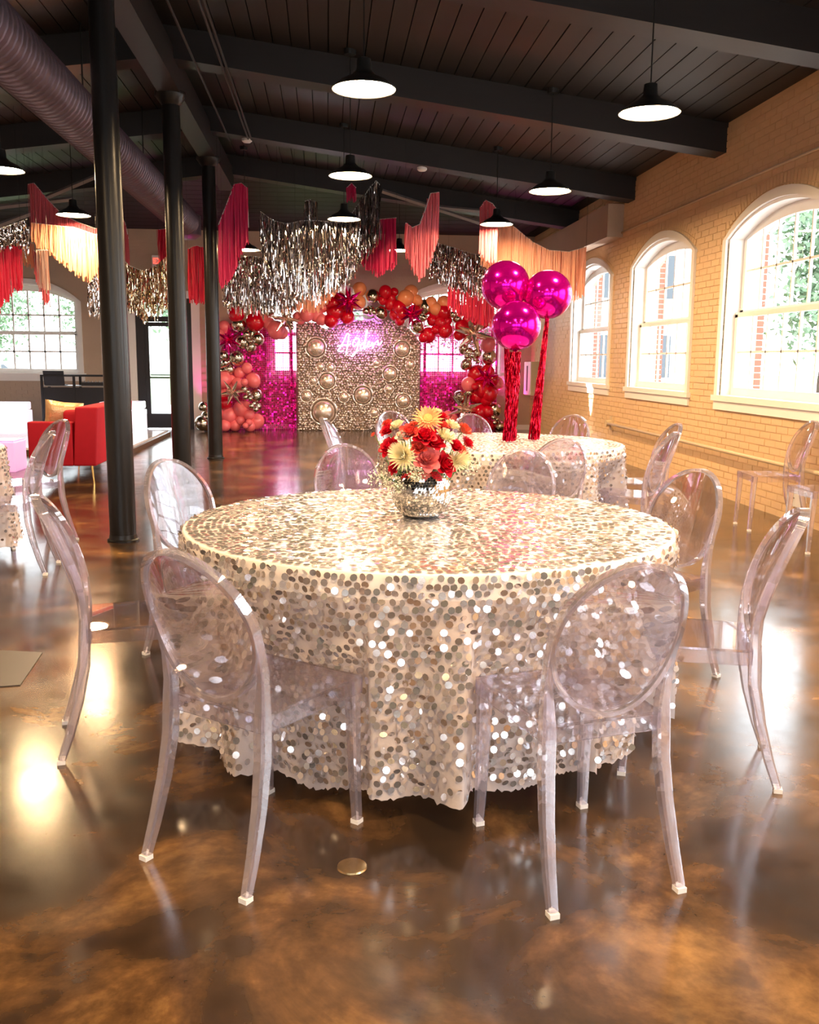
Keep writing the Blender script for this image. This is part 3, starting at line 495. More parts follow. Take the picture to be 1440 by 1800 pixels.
# baseboards
for nm, (x0, x1, y0, y1) in dict(baseboard_far=(WXL, WX, WY - .02, WY)).items():
    if nm: 
        mb = MB()
        for a, b in ((WXL, -3.85), (-2.44, WX)): mb.box(a, b, y0, y1, 0, .1)
        tag(mb.build('baseboard_far', 'white_trim'), kind='structure')

# ---------------------------------------------------------------- windows
def window(idx, side, c0, W, z0, zs, zt, detail=True, cols=6, portal=True):
    T = SIDES[side]; n = 16
    root = bpy.data.objects.new('window_%d' % idx, None); COL.objects.link(root); tag(root, kind='structure')
    root.location = (0, 0, 0)
    def arch_pts(W_, zs_, zt_): return [(-W_ / 2 + W_ * k / n, arc_z(-W_ / 2 + W_ * k / n, W_, zs_, zt_)) for k in range(n + 1)]
    def band(mb, win, wout, zsi, zti, zso, zto, zb, w0, w1):
        """frame between an inner and an outer arched outline, from depth w0 to w1"""
        I = [(-win / 2, zb)] + arch_pts(win, zsi, zti) + [(win / 2, zb)]
        O = [(-wout / 2, zb)] + arch_pts(wout, zso, zto) + [(wout / 2, zb)]
        for k in range(len(I) - 1):
            a, b, c_, d = I[k], I[k + 1], O[k + 1], O[k]
            mb.hexa([T(c0 + q[0], w0, q[1]) for q in (a, b, c_, d)] + [T(c0 + q[0], w1, q[1]) for q in (a, b, c_, d)])
    mb = MB(); band(mb, W - .0, W + .16, zs, zt, zs, zt + .09, z0, -.035, .02); mb.build('casing', 'white_trim', root)
    mb = MB(); band(mb, W - .05, W + .0, zs, zt - .03, zs, zt, z0, 0, .3); mb.build('jamb', 'white_trim', root)
    mb = MB(); upr(T, mb, c0 - W / 2 - .12, c0 + W / 2 + .12, -.05, .3, z0 - .05, z0 + .01); upr(T, mb, c0 - W / 2 - .09, c0 + W / 2 + .09, -.03, .01, z0 - .14, z0 - .05)
    mb.build('sill', 'white_trim', root)
    zm = (z0 + zt) / 2 - .08; ZL = z0 + .09; wi = W - .05
    mb = MB(); band(mb, wi - .13, wi, zs - .01, zt - .13, zs, zt - .03, zm, .15, .2)
    upr(T, mb, c0 - wi / 2, c0 + wi / 2, .15, .2, zm, zm + .045); mb.build('upper_sash', 'white_trim', root)
    mb = MB(); upr(T, mb, c0 - wi / 2, c0 + wi / 2, .1, .15, z0 + .01, ZL); upr(T, mb, c0 - wi / 2, c0 + wi / 2, .1, .15, zm - .03, zm + .02)
    for s in (-1, 1): upr(T, mb, c0 + s * wi / 2 - (.065 if s > 0 else 0), c0 + s * wi / 2 + (.065 if s < 0 else 0), .1, .15, ZL, zm)
    mb.build('lower_sash', 'white_trim', root)
    g0, g1 = -wi / 2 + .065, wi / 2 - .065; step = (g1 - g0) / cols; gw = g1 - g0
    def ztop(u): return arc_z(max(min(u, gw / 2), -gw / 2), gw, zs - .01, zt - .13)
    zr = [ZL, (ZL + zm) / 2 - .01, zm - .03]; zu = [zm + .045, zm + .045 + (zs - .12 - zm) * .62, None]
    mu = MB(); bw = .011 if side == 'right' else .016
    for k in range(1, cols):
        u = g0 + k * step
        upr(T, mu, c0 + u - bw, c0 + u + bw, .115, .14, ZL, zm - .03)
        upr(T, mu, c0 + u - bw, c0 + u + bw, .165, .19, zm + .045, ztop(u))
    upr(T, mu, c0 + g0, c0 + g1, .115, .14, zr[1] - bw, zr[1] + bw)
    upr(T, mu, c0 + g0, c0 + g1, .165, .19, zu[1] - bw, zu[1] + bw)
    mu.build('muntins', 'white_trim', root)
    cells = []
    for k in range(cols):
        a, b = g0 + k * step, g0 + (k + 1) * step
        for q in range(2): cells.append((a, b, zr[q], zr[q + 1], zr[q + 1], .127))
        cells.append((a, b, zu[0], zu[1], zu[1], .177)); cells.append((a, b, zu[1], ztop(a), ztop(b), .177))
    if not detail:
        mb = MB(); mb.add([T(c0 + g0, .15, ZL), T(c0 + g1, .15, ZL), T(c0 + g1, .15, zt - .13), T(c0 + g0, .15, zt - .13)], [(0, 1, 2, 3)]); mb.build('pane', 'window_glass', root)
    else:
        for a, b, q0, qa, qb, w_ in cells:
            p = [(a, q0), (b, q0), (b, qb), (a, qa)]
            MB().add([T(c0 + u, w_, z) for u, z in p], [(0, 1, 2, 3)]).build('pane', 'window_glass', root)
    if portal:
        ld = bpy.data.lights.new('window_portal', 'AREA'); ld.shape = 'RECTANGLE'; ld.size = W; ld.size_y = zt - z0; ld.cycles.is_portal = True
        lo = bpy.data.objects.new('window_portal', ld); COL.objects.link(lo)
        lo.location = T(c0, .22, (z0 + zt) / 2)
        d = Vector(T(0, 0, 0)) - Vector(T(0, 1, 0)); lo.rotation_euler = d.to_track_quat('-Z', 'Z').to_euler()
    return root
wi = 1
for (c0, W, z0, zs, zt) in reversed(WR): window(wi, 'right', c0, W, z0, zs, zt, c0 > 6); wi += 1
for q in WFAR[:3]: window(wi, 'far', *q, True, 6); wi += 1
for q in WL: window(wi, 'left', *q, False); wi += 1
for q in WB_FILL: window(wi, 'back', *q, False); wi += 1

# glazed door in the far wall
d = bpy.data.objects.new('door_1', None); COL.objects.link(d); tag(d, kind='structure')
mb = MB()
for a, b in ((-3.86, -3.65), (-2.59, -2.43)): mb.box(a, b, WY - .05, WY + .02, 0, 2.62)
mb.box(-3.86, -2.43, WY - .05, WY + .02, 2.5, 2.64); mb.build('casing', 'white_trim', d)
mb = MB(); mb.box(-3.65, -3.5, WY + .02, WY + .14, 0, 2.5); mb.box(-2.7, -2.59, WY + .02, WY + .14, 0, 2.5)
mb.box(-3.5, -2.7, WY + .02, WY + .14, 2.06, 2.16); mb.box(-3.5, -2.7, WY + .02, WY + .14, 2.42, 2.5); mb.build('frame', 'door_dark', d)
mb = MB(); mb.box(-3.5, -3.42, WY + .05, WY + .1, .02, 2.05); mb.box(-2.78, -2.7, WY + .05, WY + .1, .02, 2.05)
mb.box(-3.42, -2.78, WY + .05, WY + .1, .02, .3); mb.box(-3.42, -2.78, WY + .05, WY + .1, 1.97, 2.05); mb.box(-3.42, -2.78, WY + .055, WY + .09, .98, 1.01)
lf = mb.build('leaf', 'door_dark', d); MB().tube([(-3.4, WY + .03, 1.05), (-2.8, WY + .03, 1.05)], .012).build('push_bar', 'grey_metal', lf)
MB().add([(-3.42, WY + .075, .3), (-2.78, WY + .075, .3), (-2.78, WY + .075, 1.97), (-3.42, WY + .075, 1.97)], [(0, 1, 2, 3)]).build('pane', 'window_glass', d)
MB().add([(-3.5, WY + .08, 2.16), (-2.7, WY + .08, 2.16), (-2.7, WY + .08, 2.42), (-3.5, WY + .08, 2.42)], [(0, 1, 2, 3)]).build('pane', 'window_glass', d)

# ---------------------------------------------------------------- columns, duct, pipes, lamps
for i, y in enumerate((7.13, 10.1, 13.12)):
    lb = ['black steel column nearest, beside the clear chairs and the glittering table', 'middle black steel column behind the nearest one', 'black steel column next to the balloon arch'][i]
    t_ = thing('column', lb, 'column', (RX, y, 0), 0, 'black steel columns under the roof ridge')
    MB().lathe([(.098, .012), (.097, 1.2), (.092, 2.6), (.088, 3.9), (.088, 4.0)], 32).build('shaft', 'column_black', t_, auto=40)
    MB().lathe([(.118, 0), (.118, .012), (.105, .02), (.1, .05)], 32).build('base_plate', 'column_black', t_, auto=40)
    MB().lathe([(.09, 3.88), (.16, 3.97), (.16, 4.0)], 24).build('capital', 'column_black', t_, auto=40)
t_ = thing('air_duct', 'dark round spiral air duct running under the ceiling', 'duct', (-2.24, 0, 3.52))
mb = MB(); N = 150; prof = []
for k in range(N):
    y = 1 + 14.6 * k / (N - 1)
    for dy, rr in ((0, .222), (.006, .231), (.012, .222)): prof.append((y + dy, rr))
mb.tube([(0, q[0], 0) for q in prof], lambda i: prof[i][1], 20); mb.build('duct_tube', 'duct_metal', t_, auto=50)
MB().lathe([(.15, -.26), (.24, -.2), (.24, .1), (.1, .2)], 20, 0, 15.75).build('diffuser', 'duct_metal', t_, auto=50)
for k, y in enumerate((3.2, 6.6, 9.4, 12.3)):
    MB().tube([(0, y, .2), (0, y, zc(-2.24) - 3.52)], .008, 6).build('hanger', 'lamp_black', t_)
for (x, lb) in ((-.98, 'thin black conduit pair along the ceiling beside the ridge'), (-1.24, 'single thin black conduit along the ceiling next to the ridge beam')):
    mb = MB(); zz = zc(x) - .3
    mb.tube([(x, 1, zz), (x, 12.9, zz)], .012, 6)
    if x > -1: mb.tube([(x + .04, 1, zz), (x + .04, 12.9, zz)], .012, 6)
    tag(mb.build('ceiling_conduit', 'beam_black'), lb, 'conduit')
o = MB().tube([(WX - .025, 5, 3.12), (WX - .025, 13.1, 3.12)], .014, 8).build('wall_conduit', 'pipe_paint', smooth=True); tag(o, 'thin painted conduit along the brick wall over the arched windows', 'conduit')
t_ = thing('wall_rail', 'painted pipe rail low on the brick wall with a round wall flange', 'rail', (WX, 13.05, .505))
MB().tube([(-.09, 0, 0), (-.09, -7.3, -.02)], .02, 10).build('pipe', 'pipe_paint', t_, smooth=True)
mb = MB().box(-.04, 0, -.05, .05, -.1, .1); mb.tube([(-.11, 0, 0), (-.03, 0, 0)], .05, 10); mb.build('flange', 'pipe_paint', t_, auto=40)
LAMPLAB = ['pendant lamp over the near glittering table, topmost in the picture centre', 'pendant lamp at upper right beside the big beam, cord visible', 'pendant lamp above the silver tinsel fringe, second in the middle row', 'pendant lamp in front of the brick wall, second in the window-side row',
 'dark-topped pendant lamp glowing onto the silver tinsel', 'pendant lamp blazing onto the peach fringe over the magenta orbs', 'pendant lamp in front of the rose and peach fringe by the first column', 'pendant lamp cut by the left picture edge', 'small pendant lamp between magenta fringe and tinsel', 'small pendant lamp glinting between magenta and coral fringes']
def pendant(loc, label, first=None):
    t_ = thing('pendant_lamp', label, 'lamp', loc, 0, 'black dish pendant lamps in rows')
    MB().lathe([(.21, 0), (.212, .006), (.15, .055), (.085, .085), (.05, .12), (.045, .19), (.02, .2)], 40, caps=False).build('lamp_shade', 'lamp_black', t_, auto=50)
    MB().lathe([(.2085, .003), (.145, .05), (.08, .08), (.0, .083)], 40, caps=False).build('reflector', 'lamp_white', t_, smooth=True)
    MB().lathe([(.185, .012), (.15, .009), (.0, .006)], 32, caps=False).build('lit_diffuser', 'lit_bulb', t_, smooth=True)
    top = zc(loc[0], loc[1]) - loc[2]
    MB().tube([(0, 0, .19), (0, 0, top - .03)], .005, 6).build('cord', 'lamp_black', t_)
    MB().lathe([(.055, top - .045), (.06, top - .01), (.06, top + .01)], 16).build('ceiling_canopy', 'lamp_black', t_, auto=40)
    return t_
for i, l in enumerate(LAMPS): pendant(l, LAMPLAB[i])
for x, w_ in ((-3.1, 'column side'), (.25, 'middle'), (2.22, 'window side')):  # unseen lamps carrying on the rows, added for their light
    for y, v_ in ((.9, 'directly overhead beside the camera'), (3.6, 'over the near table just above the frame')): pendant((x, y, 3.1), 'unseen pendant lamp added to the %s row, %s' % (w_, v_))
for i, (x, y, lb) in enumerate(((1.25, 12.64, 'white smoke detector on the dark beam right of the middle lamps'), (-1.0, 12.64, 'white round detector under the ridge beside the third column'))):
    z = zc(x, y) - .288
    o = MB().lathe([(.0, z - .05), (.045, z - .047), (.065, z - .03), (.065, z)], 20, x, y, caps=False).build('smoke_detector', 'exit_white', auto=40); tag(o, lb, 'smoke detector')

# ---------------------------------------------------------------- clear chairs
def make_chair(label, loc, ang):
    t_ = thing('clear_chair', label, 'chair', loc, ang - PI / 2, 'clear plastic oval-back chairs')
    # seat: thin plate with an apron below, narrower at the back
    H = .462; fw, bw, yf, yb = .192, .168, .205, -.195; th = .008
    mb = MB()
    def plate(z0, z1, ins=0):
        p = [(-bw + ins, yb + ins, z0), (bw - ins, yb + ins, z0), (fw - ins, yf - ins, z0), (-fw + ins, yf - ins, z0)]
        return p + [(a, b, z1) for a, b, _ in p]
    mb.hexa(plate(H - th, H))
    q = [(-bw, yb), (bw, yb), (fw, yf), (-fw, yf)]; qi = [(-bw + .007, yb + .007), (bw - .007, yb + .007), (fw - .007, yf - .007), (-fw + .007, yf - .007)]
    for k in range(4):
        a, b, c_, d = q[k], q[(k + 1) % 4], qi[(k + 1) % 4], qi[k]
        mb.hexa([(*a, H - .052), (*b, H - .052), (*c_, H - .052), (*d, H - .052), (*a, H - th - .0004), (*b, H - th - .0004), (*c_, H - th - .0004), (*d, H - th - .0004)])
    mb.build('seat', 'clear_plastic', t_)
    def sq(w_, h_, ch=.18):
        a, b = w_ / 2, h_ / 2; c_ = min(w_, h_) * ch
        return [(a, -b + c_), (a, b - c_), (a - c_, b), (-a + c_, b), (-a, b - c_), (-a, -b + c_), (-a + c_, -b), (a - c_, -b)]
    for s in (-1, 1):
        pts = [(s * (fw - .02), yf - .025 + .0 * k, z) for k, z in enumerate((.453, .3, .15, .014))]
        lw = [.042, .037, .032, .027]
        pts = [(s * (fw - .021 + (.0 if k < 3 else .004)), yf - .023 + .006 * k, z) for k, z in enumerate((.453, .3, .15, .014))]
        lg = MB().sweep(pts, lambda i: sq(lw[i], lw[i]), up=Vector((0, 1, 0))).build('leg', 'thick_clear_plastic', t_, auto=25)
        MB().box(s * (fw - .017) - .0135, s * (fw - .017) + .0135, yf - .019, yf + .009, 0, .0138).build('foot_cap', 'foot_cap', lg)
    for s in (-1, 1):
        P = [(.186, -.292, .014), (.182, -.262, .1), (.176, -.228, .22), (.17, -.205, .34), (.168, -.2, .44), (.169, -.198, .5), (.175, -.202, .575), (.1795, -.216, .64), (.181, -.232, .69)]
        W_ = [.026, .03, .035, .039, .041, .034, .024, .016, .012]; D_ = [.026, .031, .036, .04, .04, .034, .03, .029, .028]
        lg = MB().sweep([(s * a, b, z) for a, b, z in P], lambda i: sq(W_[i], D_[i]), up=Vector((0, 1, 0))).build('leg', 'thick_clear_plastic', t_, auto=25)
        MB().box(s * .186 - .0135, s * .186 + .0135, -.308, -.281, 0, .0138).build('foot_cap', 'foot_cap', lg)
    # oval back: curved lens and deep rim
    a_, b_, zc_ = .172, .2, .69
    def surf(x, z, off=0):   # leaning and wrapping forward at the sides
        return (x, -.205 - .27 * (z - .48) - .12 * (z - .48) ** 2 * 1.2 + 1.05 * x * x + off, z)
    def ell(k, n, ra, rb): return (ra * math.cos(2 * PI * k / n), zc_ + rb * math.sin(2 * PI * k / n))
    mb = MB(); n = 44; R_ = 5; vs = []; 
    for off, sgn in ((-.004, 1), (.004, -1)):
        base = len(vs)
        vs.append(surf(0, zc_, off * 2.4))
        for r_ in range(1, R_ + 1):
            for k in range(n):
                x, z = ell(k, n, a_ * r_ / R_, b_ * r_ / R_); bul = off * (1 + 1.4 * (1 - (r_ / R_) ** 2)); vs.append(surf(x, z, bul))
    fs = []; B2 = 1 + R_ * n
    for s_, base in ((0, 0), (1, B2)):
        for k in range(n):
            l = (k + 1) % n
            f = (base, base + 1 + k, base + 1 + l); fs.append(f if s_ == 0 else f[::-1])
            for r_ in range(R_ - 1):
                f = (base + 1 + r_ * n + k, base + 1 + (r_ + 1) * n + k, base + 1 + (r_ + 1) * n + l, base + 1 + r_ * n + l); fs.append(f if s_ == 0 else f[::-1])
    e0 = 1 + (R_ - 1) * n; e1 = B2 + 1 + (R_ - 1) * n
    for k in range(n):
        l = (k + 1) % n; fs.append((e0 + k, e1 + k, e1 + l, e0 + l))
    mb.add(vs, fs)
    bk = mb.build('backrest', 'clear_plastic', t_, auto=35)
    ring = [surf(*ell(k, 56, a_ + .009, b_ + .009)) for k in range(56)]
    MB().sweep(ring, [(.015, -.0065), (.015, .0065), (-.015, .0065), (-.015, -.0065)], closed=True, up=lambda i: Vector((math.cos(2 * PI * i / 56) / a_, 0, math.sin(2 * PI * i / 56) / b_)).normalized()).build('rim', 'thick_clear_plastic', bk, auto=35)
    return t_
deg = math.radians
CHAIRS = [
 ('clear chair nearest at left of the glittering table, seen from behind', -.18, 2.57, deg(51.9)),
 ('clear chair nearest at right of the glittering table, oval back over its skirt', .663, 2.43, deg(104.0)),
 ('clear chair edge-on at the left of the near table, over gold floor glare', -.667, 3.347, deg(12.7)),
 ('clear chair in profile at the right of the near table, pushed back from it', 1.225, 2.99, deg(161.7)),
 ('clear chair with window glare in its back, right behind the near table', 1.36, 3.83, deg(211)),
 ('clear chair with whitish shining oval back between black column and near table', -.51, 4.24, deg(-42)),
 ('clear chair across the near table, left of the bouquet', .147, 4.9, deg(-81)),
 ('clear chair across the near table, right of the bouquet', .935, 4.69, deg(-115)),
 ('clear chair whose shining back shows just left above the bouquet', .71, 8.41, deg(-68)),
 ('clear chair in profile left of the far table, pink glare on its seat', .29, 7.57, deg(-14)),
 ('clear chair behind the far table, left of the tassels', 1.28, 7.97, deg(-90)),
 ('clear chair behind the far table, below the bright uplight beam', 1.99, 7.9, deg(234)),
 ('clear chair at the window side of the far table, farther of the two', 2.37, 7.03, deg(180)),
 ('clear chair at the window side of the far table, closer of the two', 2.085, 6.36, deg(143)),
 ('clear chair between the two glittering tables, back against the far skirt', 1.42, 5.98, deg(96)),
 ('clear chair beside the left table, in front of the red armchair', -2.25, 7.1, deg(225)),
 ('clear chair beside the left table, lower and closer of the two there', -2.1, 6.15, deg(183)),
 ('clear chair standing alone against the brick wall under the big window', 3.68, 7.45, deg(174)),
 ('clear chair against the brick wall cut off by the right picture edge', 3.68, 6.55, deg(180)),
]
proto = None
for lb, x, y, a in CHAIRS:
    if proto is None: proto = make_chair(lb, (x, y, 0), a); continue
    k = copy_tree(proto); k.location = (x, y, 0); k.rotation_euler.z = a - PI / 2; k['label'] = lb

# ---------------------------------------------------------------- round tables with sequin cloths
def cloth(cx, cy, Rt, seed, dens, label, nf=17, rows=26, hem=.085, segs=8):
    rng = np.random.default_rng(seed); zt = .768; L = zt - hem
    NT = 720; th = np.arange(NT) * 2 * PI / NT
    lim = np.full(NT, 9.)
    for _, x, y, a in CHAIRS:        # the skirt gives way where a chair is pushed in
        ux, uy = math.cos(a), math.sin(a)
        for i in range(NT):
            dx, dy = math.cos(th[i]), math.sin(th[i])
            for r in np.arange(.72, 1.12, .02):
                px, py = cx + dx * r - x, cy + dy * r - y
                f, s_ = px * ux + py * uy, -px * uy + py * ux
                if abs(s_) < .205 and -.2 < f < .225: lim[i] = min(lim[i], r - .012); break
    if (lim < 2).any():
        l2 = np.minimum(lim, 1.2)
        k = np.ones(15) / 15; ext = np.concatenate([l2[-40:], l2, l2[:40]]); ext = np.array([ext[max(0, i - 6):i + 7].min() for i in range(len(ext))])
        ext = np.convolve(ext, k, 'same'); lim = ext[40:-40]
    ph = rng.uniform(0, 6.28, 6)
    jag = rng.uniform(-.007, .007, NT)
    hm = hem + jag + .018 * np.cos(3 * th + ph[0]) + .014 * np.cos(7 * th + ph[1]) + .01 * np.cos(nf * th + ph[2])
    def rad(t, s):   # s from 0 at the edge to 1 at the hem
        f = s ** 1.15
        fold = .046 * np.cos(nf * t + ph[2] + .6 * np.sin(2 * t + ph[3])) + .02 * np.cos((nf * 2 - 5) * t + ph[4]) + .012 * np.cos(6 * t + ph[5])
        r = Rt + .012 + .03 * s + f * fold
        lm = np.interp(np.mod(t, 2 * PI), th, lim, period=2 * PI)
        bl = np.clip((s - .12) / .3, 0, 1)
        return np.where(r > lm, r * (1 - bl) + np.maximum(lm, .7) * bl, r)
    def zz(t, s):
        hh = np.interp(np.mod(t, 2 * PI), th, hm, period=2 * PI)
        return zt - .006 - (zt - .006 - hh) * s
    def P(t, s): r = rad(t, s); return np.stack([r * np.cos(t), r * np.sin(t), zz(t, s)], -1)
    root = thing('sequin_tablecloth', label, 'tablecloth', (cx, cy, 0))
    # fabric
    V = []; nt_, ns = 720, 20; tt = np.arange(nt_) * 2 * PI / nt_
    rr = np.concatenate([np.linspace(.12, Rt - .01, 6), [Rt + .004]])
    V.append(np.array([[0, 0, zt]]))
    for r in rr: V.append(np.stack([r * np.cos(tt), r * np.sin(tt), np.full(nt_, zt - (0.001 if r > Rt else 0))], -1))
    for s in np.linspace(0, 1, ns): V.append(P(tt, np.full(nt_, s)))
    V = np.concatenate(V); n_r = len(rr) + ns; Q = []
    k = np.arange(nt_); l = (k + 1) % nt_
    cut = len(rr) + 2; G = []
    for i in range(cut, n_r - 1): G.append(np.stack([i * nt_ + k - cut * nt_, (i + 1) * nt_ + k - cut * nt_, (i + 1) * nt_ + l - cut * nt_, i * nt_ + l - cut * nt_], -1))
    link('gauze_skirt', nmesh('gauze_skirt', V[1 + cut * nt_:], np.concatenate(G), 'gauze', True), root)
    for i in range(cut): Q.append(np.stack([1 + i * nt_ + k, 1 + (i + 1) * nt_ + k, 1 + (i + 1) * nt_ + l, 1 + i * nt_ + l], -1))
    me = bpy.data.meshes.new('fabric'); fs = [(0, 1 + a, 1 + (a + 1) % nt_) for a in range(nt_)] + [tuple(q) for q in np.concatenate(Q).tolist()]
    me.from_pydata(V[:1 + (cut + 1) * nt_].tolist(), [], fs); me.materials.append(MM['satin_white']); me.polygons.foreach_set('use_smooth', [True] * len(me.polygons)); me.update()
    link('satin_top', me, root)
    # sequins: discs laid in rows, tilted at random
    C = []; Nn = []; tilt = []
    sp = .0248 / dens
    r = .02
    while r < Rt + .002:
        n = max(6, int(2 * PI * r / (sp * 1.08))); t = (np.arange(n) + rng.uniform(-.22, .22, n)) * 2 * PI / n + rng.uniform(0, 6)
        keep = rng.random(n) < .93; t = t[keep]; rj = r + rng.uniform(-.003, .003, len(t))
        C.append(np.stack([rj * np.cos(t), rj * np.sin(t), np.full(len(t), zt + .0035)], -1)); Nn.append(np.tile([0, 0, 1.], (len(t), 1))); tilt.append(np.full(len(t), .045)); r += sp * .9
    for i in range(int(L / (sp * .9))):
        s = (i + .35) * sp * .9 / L
        if s > 1.005: break
        n = int(2 * PI * Rt / (sp * 1.02)); t = (np.arange(n) + .5 * (i % 2) + rng.uniform(-.2, .2, n)) * 2 * PI / n
        keep = rng.random(n) < .95; t = t[keep]; sv = np.clip(s + rng.uniform(-.006, .006, len(t)), 0, 1.02)
        c0 = P(t, sv); e_ = .012; du = P(t + e_, sv) - P(t - e_, sv); dv = P(t, np.clip(sv + .02, 0, 1)) - P(t, np.clip(sv - .02, 0, 1))
        nn = np.cross(du, -dv); nn /= np.linalg.norm(nn, axis=1)[:, None]
        C.append(c0 + nn * .007); Nn.append(nn); tilt.append(np.full(len(t), .33))
    C = np.concatenate(C); Nn = np.concatenate(Nn); tilt = np.concatenate(tilt)
    N3 = Nn + rng.normal(0, 1, Nn.shape) * tilt[:, None]; N3 /= np.linalg.norm(N3, axis=1)[:, None]
    a = np.cross(N3, [0.13, .41, .9]); a /= np.linalg.norm(a, axis=1)[:, None]; b = np.cross(N3, a)
    ang = np.arange(segs) * 2 * PI / segs; rs = (.0113 * rng.uniform(.94, 1.04, len(C)))[:, None, None]
    V = C[:, None, :] + rs * (np.cos(ang)[None, :, None] * a[:, None, :] + np.sin(ang)[None, :, None] * b[:, None, :])
    Fq = np.arange(len(C) * segs).reshape(-1, segs)
    me = nmesh('sequins', V.reshape(-1, 3), Fq, 'sequin_silver'); tag(link('sequins', me, root), kind='stuff')
    # the table underneath
    tb = thing('round_table', label.replace('tablecloth', 'cloth') .replace('sequin cloth', 'table under the sequin cloth'), 'table', (cx, cy, 0))
    MB().lathe([(Rt - .01, .735), (Rt, .74), (Rt, .76), (Rt - .01, .764)], 64).build('tabletop', 'panel_tan', tb, auto=40)
    for sx in (-1, 1):
        for s2 in (-1, 1): MB().tube([(sx * .5, s2 * .3, 0), (sx * .5, s2 * .3, .735)], .016, 8).build('leg', 'grey_metal', tb)
T1, T2, T3 = (.38, 3.49), (1.3, 6.95), (-3.08, 6.35)
cloth(*T1, .9, 1, 1.0, 'silver sequin cloth on the near round table with the bouquet')
cloth(*T2, .9, 2, .85, 'silver sequin cloth on the far round table under the magenta orbs', segs=6)
cloth(*T3, .9, 3, .8, 'silver sequin cloth on the table cut off at the left edge', segs=6)

# ---------------------------------------------------------------- mirror-tiled vase and its flowers
vx, vy, vz = .362, 3.56, .775
vs_ = thing('mirror_ball_vase', 'round vase covered in small square mirror tiles, on the near table', 'vase', (vx, vy, vz))
Rv = .117; zcv = .098
prof = [(.066, .0), (.07, .004)] + [(Rv * math.sin(a) - .002, zcv - Rv * math.cos(a)) for a in np.linspace(.68, 2.42, 16)]
MB().lathe([(p[0], p[1]) for p in prof] + [(prof[-1][0] - .006, prof[-1][1]), (.07, .1)], 40).build('bowl', 'vase_body', vs_, smooth=True)
MB().lathe([(.07, 0), (.074, .004), (.07, .009)], 32).build('base_ring', 'lamp_black', vs_, smooth=True)
mb = MB(); rng_ = random.Random(5); row = .0108
na = int((2.40 - .70) * Rv / row)
for i in range(na):
    t0 = .70 + i * row / Rv; t1 = t0 + row * .9 / Rv; rm = Rv * math.sin((t0 + t1) / 2); n = int(2 * PI * rm / row)
    for k in range(n):
        a0 = 2 * PI * k / n; a1 = 2 * PI * (k + .9) / n; j = [rng_.uniform(-.0005, .0005) for _ in range(4)]; q = []
        for (t_, a_), jj in zip(((t0, a0), (t0, a1), (t1, a1), (t1, a0)), j):
            r_ = Rv + .0012 + jj; q.append((r_ * math.sin(t_) * math.cos(a_), r_ * math.sin(t_) * math.sin(a_), zcv - r_ * math.cos(t_)))
        mb.add(q, [(0, 1, 2, 3)])
tag(mb.build('mirror_tiles', 'mirror_tile', vs_), kind='stuff')

def petal(mb, ang, r0, r1, h0, h1, w, curl, cup=.4, nu=4, nv=5, tip=0.):
    """one curved petal leaving the axis at angle ang; widths in radians-free metres"""
    vs = []
    for i in range(nv + 1):
        v = i / nv; r = r0 + (r1 - r0) * v ** .8 + curl * max(0, v - .7) * 2; h = h0 + (h1 - h0) * v ** (1.1) - curl * max(0, v - .75) * 1.2
        ww = w * math.sin(PI * (.18 + .82 * (1 - (1 - v) ** 1.6)) * (1 - tip * .0)) ** .6 if tip == 0 else w * max(.12, (1 - v ** tip)) ** .8 * min(1, .35 + v * 3)
        if tip == 0: ww = w * (.35 + .65 * math.sin(min(1, v * 1.25) * PI * .62)) * (1 if v < .9 else .8)
        for k in range(nu + 1):
            u = k / nu * 2 - 1; x = r - cup * w * u * u * .5; y = ww * u * .5; z = h
            vs.append((x * math.cos(ang) - y * math.sin(ang), x * math.sin(ang) + y * math.cos(ang), z))
    fs = [(i * (nu + 1) + k, i * (nu + 1) + k + 1, (i + 1) * (nu + 1) + k + 1, (i + 1) * (nu + 1) + k) for i in range(nv) for k in range(nu)]
    mb.add(vs, fs)
def rose_mesh(m, seed, op=1.):
    r = random.Random(seed); mb = MB(); a = 0
    # unit radius flower opening along +z, centre at the origin
    for i in range(3): petal(mb, a + i * 2.1, .04, .1, -.35, .42, .3, .0, .9)
    for ring, (n, rb, rt, ht, wd, cu) in enumerate(((4, .12, .25, .46, .5, .04), (5, .2, .45 * op, .42, .68, .12), (6, .28, .7 * op, .32, .8, .2), (6, .34, .95 * op, .1, .9, .26))):
        for i in range(n): petal(mb, a + 2 * PI * i / n + ring * .5 + r.uniform(-.12, .12), rb * .4, rt, -.42, ht + r.uniform(-.05, .05), wd, cu, .7)
    return mb.mesh('rose_petals', m, True)
def carnation_mesh(m, seed):
    r = random.Random(seed); mb = MB()
    for i in range(46):
        t_ = math.acos(1 - r.random() * .95); a = r.uniform(0, 6.283); rr = math.sin(t_)
        petal(mb, a, .08, .25 + .72 * rr, -.3, .62 * math.cos(t_) + .05, .42, r.uniform(-.1, .2), r.uniform(-.5, .8), 3, 3)
    return mb.mesh('ruffled_petals', m, True)
def daisy_mesh(m, n, rings, seed, wd=.16, lift=.12):
    r = random.Random(seed); mb = MB()
    for q in range(rings):
        for i in range(n):
            L_ = 1 - q * (.6 / rings) + r.uniform(-.05, .05)
            petal(mb, 2 * PI * (i + .5 * (q % 2)) / n + r.uniform(-.04, .04), .1, L_, -.05 + q * .04, lift * (1 + q * 1.6) + r.uniform(-.05, .05), wd, .03, .2, 2, 5, 3.)
    return mb.mesh('ray_petals', m, True)
